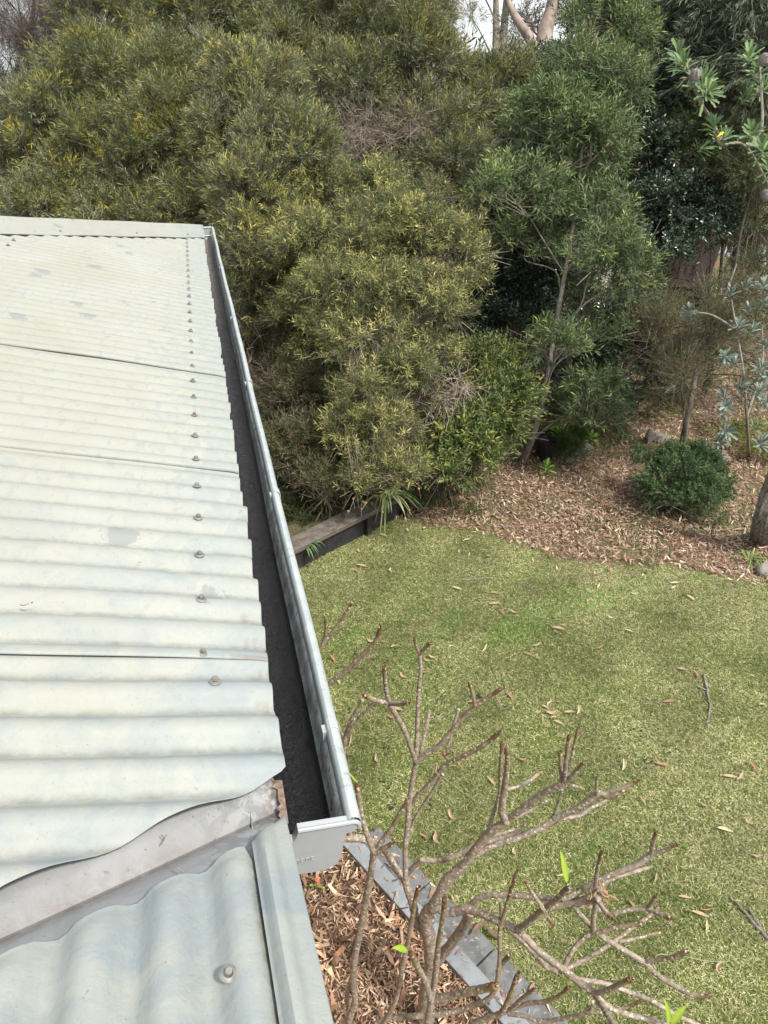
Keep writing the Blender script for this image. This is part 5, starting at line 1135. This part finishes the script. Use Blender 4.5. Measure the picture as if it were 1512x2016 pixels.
p = onplane(405, 467, np.array([0, 0, 1.0]), 2.59); o = bpy.data.objects.new('gutter_leaf', LM['pale'][0]); COL.objects.link(o); o.location = p + np.array([.01, -.02, 0]); o.rotation_euler = (0, 0, .2); tag(o, 'pale dry leaf bridging the far corner of the gutter', 'leaf')

# ================================================================== FRANGIPANI
fb = gnd(833, 2018)
fr = empty('frangipani_tree', fb, 'bare frangipani with knobbly forked grey branches, below the gutter end cap', 'tree')
W_ = MB()
def br(pts, d0, d1, w0, w1, tip=False, olive=0.0):
    """pts in sight-line coordinates, distances d0..d1, apparent widths w0..w1"""
    n = len(pts); L = [0]
    for i in range(1, n): L.append(L[-1] + math.hypot(pts[i][0]-pts[i-1][0], pts[i][1]-pts[i-1][1]))
    q = []
    for (p, l) in zip(pts, L):
        t = l / L[-1]; d = d0 + (d1-d0)*t; P3 = at(p[0], p[1], d); q.append(np.array([*P3, (w0 + (w1-w0)*t) * (.72 if w0 < 30 else .62) * d / FPX / 2, t]))
    s = smoothpath(q, 6); m = len(s); rad = []; cols = []
    for i, a in enumerate(s):
        r_ = max(a[3], .003) * (1 + .05 * math.sin(i * 2.1) + RNG.normal(0, .03))
        t = i / (m - 1); base = np.array([.29, .255, .215]); 
        if tip:
            f = max(0, (t - .35) / .65); base = base * (1 - f) + np.array([.22, .185, .09]) * f
            if t > .9: base = np.array([.16, .09, .04])
            if i == m - 1: r_ *= .8
            if i == m - 2: r_ *= 1.08
        rad.append(r_); cols.append(tuple(base * (1 + RNG.normal(0, .05))))
    W_.tube([a[:3] for a in s], rad, 10, cols)
    if tip:   # the nubbly growing end
        e = s[-1][:3]; dd = s[-1][:3] - s[-3][:3]; dd /= np.linalg.norm(dd)
        for k in range(5):
            q_ = e + RNG.normal(0, 1, 3) * rad[-1] * .45; W_.tube([q_ - dd * .004, q_ + dd * .008], [rad[-1] * .35, rad[-1] * .15], 5, [(.10, .05, .025)] * 2)
# trunk and main forks
br([(836, 2024), (838, 1990), (842, 1950), (850, 1895), (846, 1850), (838, 1812), (843, 1795), (857, 1782)], 3.10, 2.62, 56, 40)
br([(846, 1925), (860, 1895), (888, 1858), (912, 1825), (926, 1796)], 2.95, 2.62, 34, 30)
br([(852, 1787), (868, 1757), (881, 1732), (911, 1706), (931, 1679), (964, 1640), (997, 1617)], 2.62, 2.36, 38, 24)
br([(997, 1618), (988, 1598), (992, 1560), (996, 1530), (999, 1500), (998, 1470)], 2.36, 2.12, 22, 14, True)
br([(960, 1640), (971, 1602), (983, 1560), (985, 1510), (988, 1462)], 2.42, 2.2, 11, 9, True)
br([(995, 1555), (1020, 1548), (1045, 1535), (1062, 1521)], 2.3, 2.35, 10, 11, True)
br([(1000, 1614), (1033, 1588), (1062, 1567), (1090, 1552), (1112, 1542)], 2.36, 2.18, 20, 18)
br([(1112, 1542), (1130, 1524), (1148, 1502)], 2.18, 2.1, 16, 10, True)
br([(1106, 1540), (1104, 1510), (1102, 1480)], 2.2, 2.14, 11, 10, True)
br([(1112, 1540), (1114, 1500), (1120, 1448)], 2.18, 2.05, 13, 12, True)
br([(1114, 1538), (1126, 1490), (1138, 1434)], 2.2, 2.1, 10, 9, True)
br([(1124, 1546), (1140, 1550), (1152, 1556)], 2.2, 2.3, 9, 7, True)
br([(990, 1622), (1026, 1605), (1055, 1590), (1086, 1571)], 2.5, 2.5, 8, 7)
br([(971, 1645), (1000, 1637), (1026, 1628), (1033, 1614)], 2.6, 2.6, 10, 8)
br([(800, 1722), (815, 1706), (830, 1693)], 2.74, 2.66, 16, 14)
br([(828, 1693), (865, 1694), (898, 1685), (935, 1664), (990, 1650), (1063, 1633), (1098, 1612)], 2.66, 2.5, 14, 15)
br([(925, 1690), (944, 1679), (974, 1664), (1017, 1651), (1063, 1631), (1096, 1611)], 2.52, 2.42, 16, 16)
br([(1092, 1612), (1112, 1603), (1138, 1590), (1160, 1574), (1183, 1562)], 2.42, 2.32, 16, 17)
br([(1183, 1562), (1196, 1569), (1214, 1566)], 2.32, 2.28, 15, 14, True)
br([(1190, 1562), (1222, 1552), (1256, 1538)], 2.33, 2.28, 12, 9, True)
br([(1175, 1565), (1174, 1548), (1176, 1530)], 2.32, 2.26, 11, 8, True)
br([(1098, 1612), (1138, 1607), (1165, 1590), (1198, 1574), (1233, 1554)], 2.44, 2.42, 13, 9, True)
br([(1090, 1607), (1098, 1585), (1107, 1555)], 2.45, 2.4, 9, 9)
# right-hand side limb and its tangle
br([(858, 1785), (880, 1795), (900, 1794), (918, 1789), (945, 1797), (969, 1808), (1000, 1822), (1020, 1831)], 2.62, 2.42, 26, 22)
br([(1018, 1832), (1040, 1816), (1062, 1796), (1093, 1773), (1120, 1745)], 2.42, 2.12, 20, 15, True)
br([(1066, 1785), (1052, 1764), (1043, 1750), (1034, 1732)], 2.22, 2.12, 12, 10, True)
br([(1066, 1785), (1075, 1800), (1088, 1820)], 2.22, 2.16, 12, 10, True)
br([(1020, 1831), (1065, 1876), (1106, 1906), (1141, 1934), (1172, 1956)], 2.42, 2.24, 19, 19)
br([(1000, 1829), (1020, 1845), (1042, 1866), (1072, 1900), (1098, 1914)], 2.55, 2.42, 15, 15)
br([(1168, 1956), (1192, 1951), (1215, 1940), (1244, 1926)], 2.24, 2.1, 16, 14, True)
br([(1172, 1956), (1196, 1981), (1230, 1996), (1278, 2007), (1340, 2030)], 2.24, 2.16, 16, 15)
br([(1172, 1960), (1190, 1988), (1214, 2030)], 2.24, 2.05, 15, 17)
br([(1134, 1926), (1165, 1932), (1196, 1937), (1230, 1950), (1271, 1965), (1300, 1980), (1330, 1998), (1400, 2030)], 2.32, 2.3, 13, 13)
br([(1108, 1906), (1124, 1876), (1141, 1855), (1167, 1834)], 2.34, 2.3, 13, 14)
br([(1168, 1836), (1168, 1810), (1172, 1786), (1178, 1768)], 2.3, 2.18, 15, 15)
br([(1110, 1909), (1158, 1886), (1196, 1862), (1216, 1848), (1244, 1827), (1282, 1800), (1297, 1785)], 2.4, 2.42, 13, 10, True)
br([(1218, 1854), (1240, 1850), (1265, 1844), (1304, 1834)], 2.41, 2.4, 10, 9, True)
br([(1176, 1838), (1200, 1829), (1220, 1825), (1263, 1818)], 2.28, 2.2, 12, 13, True)
br([(1125, 1780), (1142, 1800), (1160, 1820), (1182, 1841), (1210, 1860), (1244, 1880), (1271, 1896)], 2.34, 2.24, 14, 15)
br([(1271, 1896), (1296, 1921), (1330, 1942), (1362, 1958), (1396, 1963)], 2.24, 2.12, 14, 14, True)
br([(1270, 1894), (1290, 1890), (1315, 1887), (1352, 1875)], 2.24, 2.14, 11, 14, True)
br([(922, 1786), (938, 1772), (958, 1763), (986, 1762), (1038, 1765), (1079, 1769), (1120, 1772)], 2.56, 2.36, 16, 15)
br([(1086, 1786), (1110, 1780), (1134, 1776), (1160, 1768), (1182, 1752)], 2.3, 2.22, 18, 22)
br([(1108, 1770), (1132, 1760), (1160, 1744), (1192, 1727), (1220, 1716), (1254, 1702), (1282, 1682)], 2.28, 2.16, 16, 17)
br([(1150, 1772), (1180, 1748), (1205, 1730), (1250, 1716), (1285, 1706)], 2.28, 2.25, 14, 9)
br([(1282, 1682), (1285, 1660), (1292, 1637)], 2.16, 2.06, 13, 11, True)
br([(1278, 1684), (1302, 1676), (1330, 1664)], 2.16, 2.1, 12, 9, True)
br([(1172, 1745), (1176, 1712), (1185, 1677)], 2.2, 2.1, 12, 11, True)
br([(1174, 1768), (1188, 1790), (1204, 1808)], 2.18, 2.1, 13, 13, True)
br([(1128, 1776), (1155, 1784), (1180, 1792), (1205, 1798), (1240, 1791), (1274, 1789)], 2.34, 2.22, 13, 13)
br([(1274, 1789), (1284, 1776), (1293, 1762)], 2.22, 2.16, 12, 11, True)
br([(1274, 1789), (1296, 1799), (1320, 1808)], 2.22, 2.14, 12, 12, True)
# left stems
br([(683, 2030), (690, 2000), (699, 1971), (695, 1922), (700, 1878), (710, 1827), (722, 1765), (733, 1703), (736, 1676)], 2.75, 2.16, 19, 19)
br([(687, 2000), (683, 1961), (692, 1925)], 2.8, 2.62, 12, 12)
br([(736, 1678), (722, 1641), (713, 1610), (707, 1575), (702, 1541)], 2.16, 2.0, 17, 14, True)
br([(737, 1678), (752, 1656), (766, 1638), (784, 1608), (804, 1572)], 2.16, 2.04, 15, 12, True)
br([(737, 1682), (755, 1671), (773, 1661)], 2.16, 2.1, 14, 14, True)
br([(747, 2025), (770, 1990), (784, 1951), (791, 1909), (801, 1864), (810, 1817), (817, 1775), (824, 1745)], 2.55, 2.06, 15, 13, True)
br([(840, 2024), (846, 1985), (852, 1951), (857, 1920), (861, 1878), (867, 1837), (873, 1796), (876, 1763)], 2.5, 2.0, 20, 14, True)
br([(848, 1968), (838, 1934), (822, 1903), (808, 1874)], 2.36, 2.08, 18, 17, True)
br([(715, 2040), (745, 2014), (772, 2005), (805, 2002), (846, 1998), (868, 1997), (914, 1986), (957, 1969), (976, 1946), (981, 1914), (984, 1881), (984, 1831), (993, 1798), (1007, 1749), (1018, 1715)], 2.7, 2.15, 17, 10, True)
br([(984, 1833), (986, 1802), (985, 1774)], 2.5, 2.4, 9, 9)
br([(980, 1914), (990, 1896), (1004, 1880)], 2.4, 2.3, 14, 14, True)
br([(856, 1968), (885, 1962), (914, 1954), (945, 1948), (975, 1941)], 2.4, 2.2, 22, 22, True)
br([(900, 2040), (934, 2014), (962, 2003), (987, 1993), (1004, 1960), (1020, 1916)], 2.5, 2.2, 16, 14, True)
br([(990, 1994), (1008, 1985), (1030, 1964), (1054, 1946)], 2.45, 2.3, 13, 12, True)
br([(1000, 1996), (1030, 2000), (1065, 2010), (1120, 2003), (1161, 1990), (1167, 1972)], 2.6, 2.4, 12, 11)
br([(1165, 1994), (1192, 1992), (1227, 1985), (1258, 1972)], 2.45, 2.4, 9, 10, True)
br([(1000, 1990), (1038, 1976), (1072, 1972), (1100, 1961), (1121, 1943)], 2.5, 2.3, 13, 12, True)
# limb from the trunk that climbs left and up
br([(846, 1860), (832, 1830), (818, 1806), (813, 1780), (803, 1752), (798, 1732)], 2.8, 2.66, 26, 22)
br([(798, 1734), (785, 1718), (773, 1700), (763, 1680), (747, 1664), (719, 1652), (679, 1650), (655, 1652)], 2.68, 2.75, 20, 22)
br([(798, 1734), (798, 1700), (798, 1666), (803, 1625), (804, 1596), (811, 1543), (819, 1500)], 2.64, 2.38, 15, 15)
br([(799, 1670), (812, 1622), (831, 1589), (852, 1556), (872, 1524)], 2.6, 2.4, 9, 9)
br([(819, 1502), (821, 1436), (824, 1364), (828, 1320), (826, 1284)], 2.38, 2.18, 13, 10)
br([(826, 1288), (820, 1274), (816, 1256)], 2.18, 2.12, 10, 9, True)
br([(826, 1288), (836, 1276), (848, 1265)], 2.18, 2.12, 11, 11, True)
br([(817, 1496), (797, 1440), (776, 1402), (765, 1382)], 2.36, 2.14, 13, 15)
br([(765, 1384), (759, 1348), (756, 1312)], 2.14, 2.02, 14, 12, True)
br([(765, 1384), (740, 1379), (716, 1368)], 2.14, 2.04, 14, 12, True)
br([(765, 1384), (784, 1386), (804, 1384)], 2.14, 2.04, 14, 12, True)
br([(828, 1488), (836, 1448), (846, 1400)], 2.4, 2.4, 10, 8)
br([(820, 1500), (841, 1482), (866, 1466), (892, 1436), (917, 1407), (940, 1388), (964, 1371), (990, 1353)], 2.36, 2.12, 14, 12, True)
br([(935, 1388), (930, 1366), (924, 1345)], 2.18, 2.1, 11, 10, True)
br([(878, 1488), (886, 1454), (903, 1396)], 2.46, 2.4, 9, 9)
br([(802, 1622), (812, 1580), (846, 1543), (873, 1510), (899, 1494), (946, 1471), (984, 1442)], 2.56, 2.2, 13, 13, True)
br([(690, 1652), (683, 1600), (678, 1540), (677, 1490), (678, 1464), (686, 1429), (700, 1402), (714, 1378)], 2.75, 2.35, 15, 10)
br([(684, 1448), (706, 1416), (731, 1388), (741, 1381)], 2.42, 2.3, 9, 9)
br([(676, 1450), (662, 1426), (640, 1400)], 2.45, 2.4, 8, 8)
br([(672, 1652), (640, 1600), (610, 1500), (604, 1400), (612, 1320), (632, 1274), (664, 1232), (694, 1186)], 2.78, 2.35, 17, 9, True)
br([(634, 1270), (641, 1245), (640, 1218)], 2.45, 2.35, 8, 8, True)
br([(606, 1420), (628, 1372), (650, 1346), (680, 1320), (714, 1289), (738, 1264), (749, 1235)], 2.6, 2.3, 16, 11, True)
br([(690, 1318), (714, 1300), (742, 1288)], 2.45, 2.4, 8, 6)
W_.build('trunk', M_FRANG, fr, True)
def fleaf(u, v, d, u2, v2, d2, wd):
    a, b = at(u, v, d), at(u2, v2, d2); mb = MB(); dd = b - a; L = np.linalg.norm(dd); dd /= L
    view = unit((CAM - a)[None])[0]; nrm = view + np.array([.3, .2, .2]); s_ = np.cross(dd, nrm); s_ /= np.linalg.norm(s_); n2 = np.cross(s_, dd); vs = []; cols = []; K = 10
    for i in range(K + 1):
        t = i / K; w2 = wd * math.sin(math.pi * min(.985, t ** .8 * .95 + .03)) ** .9; c = a + dd * L * t - n2 * L * .10 * t * t
        vs += [c - s_*w2*.5 + n2*w2*.18, c, c + s_*w2*.5 + n2*w2*.18]; cols += [(.20, .34, .025), (.32, .42, .07), (.22, .36, .025)]
    f = []
    for i in range(K): f += [(3*i, 3*i+1, 3*i+4, 3*i+3), (3*i+1, 3*i+2, 3*i+5, 3*i+4)]
    mb.add(vs, f, cols); mb.build('leaf', M_LEAF, fr, True)
fleaf(1116, 1738, 2.12, 1107, 1678, 2.10, .020)
fleaf(802, 1872, 2.08, 777, 1864, 2.02, .022)
fleaf(1317, 2016, 2.14, 1314, 1972, 2.1, .020)
fleaf(1322, 2016, 2.14, 1350, 1980, 2.14, .022)
fleaf(702, 1541, 2.0, 688, 1520, 1.97, .006)
fleaf(997, 1500, 2.2, 993, 1494, 2.2, .006)
# ragged papery scraps caught in a fork
mb = MB()
for (u, v_, d) in [(1190, 1765, 2.2)] * 16 + [(884, 1492, 2.4)] * 8:
    p = at(u, v_, d) + RNG.normal(0, .015, 3); q = p + RNG.normal(0, .03, 3) - np.array([0, 0, .02]); mb.tube([p, (p+q)/2 + RNG.normal(0, .006, 3), q], [.002, .004, .001], 4, [(.34, .22, .14)] * 3)
mb.build('dry_scraps', M_DRY, fr)['kind'] = 'stuff'
# small green and red sprig low in the near bed
p = gnd(625, 1760); rt = empty('seedling', p, 'tiny seedling with a red leaf on the mulch beside the wall', 'seedling'); mb = MB(); mb.tube([p, p + np.array([0, 0, .10])], .003, 5); mb.build('stem', M_BARK, rt)
mb = MB(); whorl(mb, p + np.array([0, 0, .1]), np.array([0, 0, 1.0]), 6, .05, .02, [(.2, .3, .05), (.45, .16, .1)]); mb.build('leaves', M_LEAF, rt)
print('DONE build')
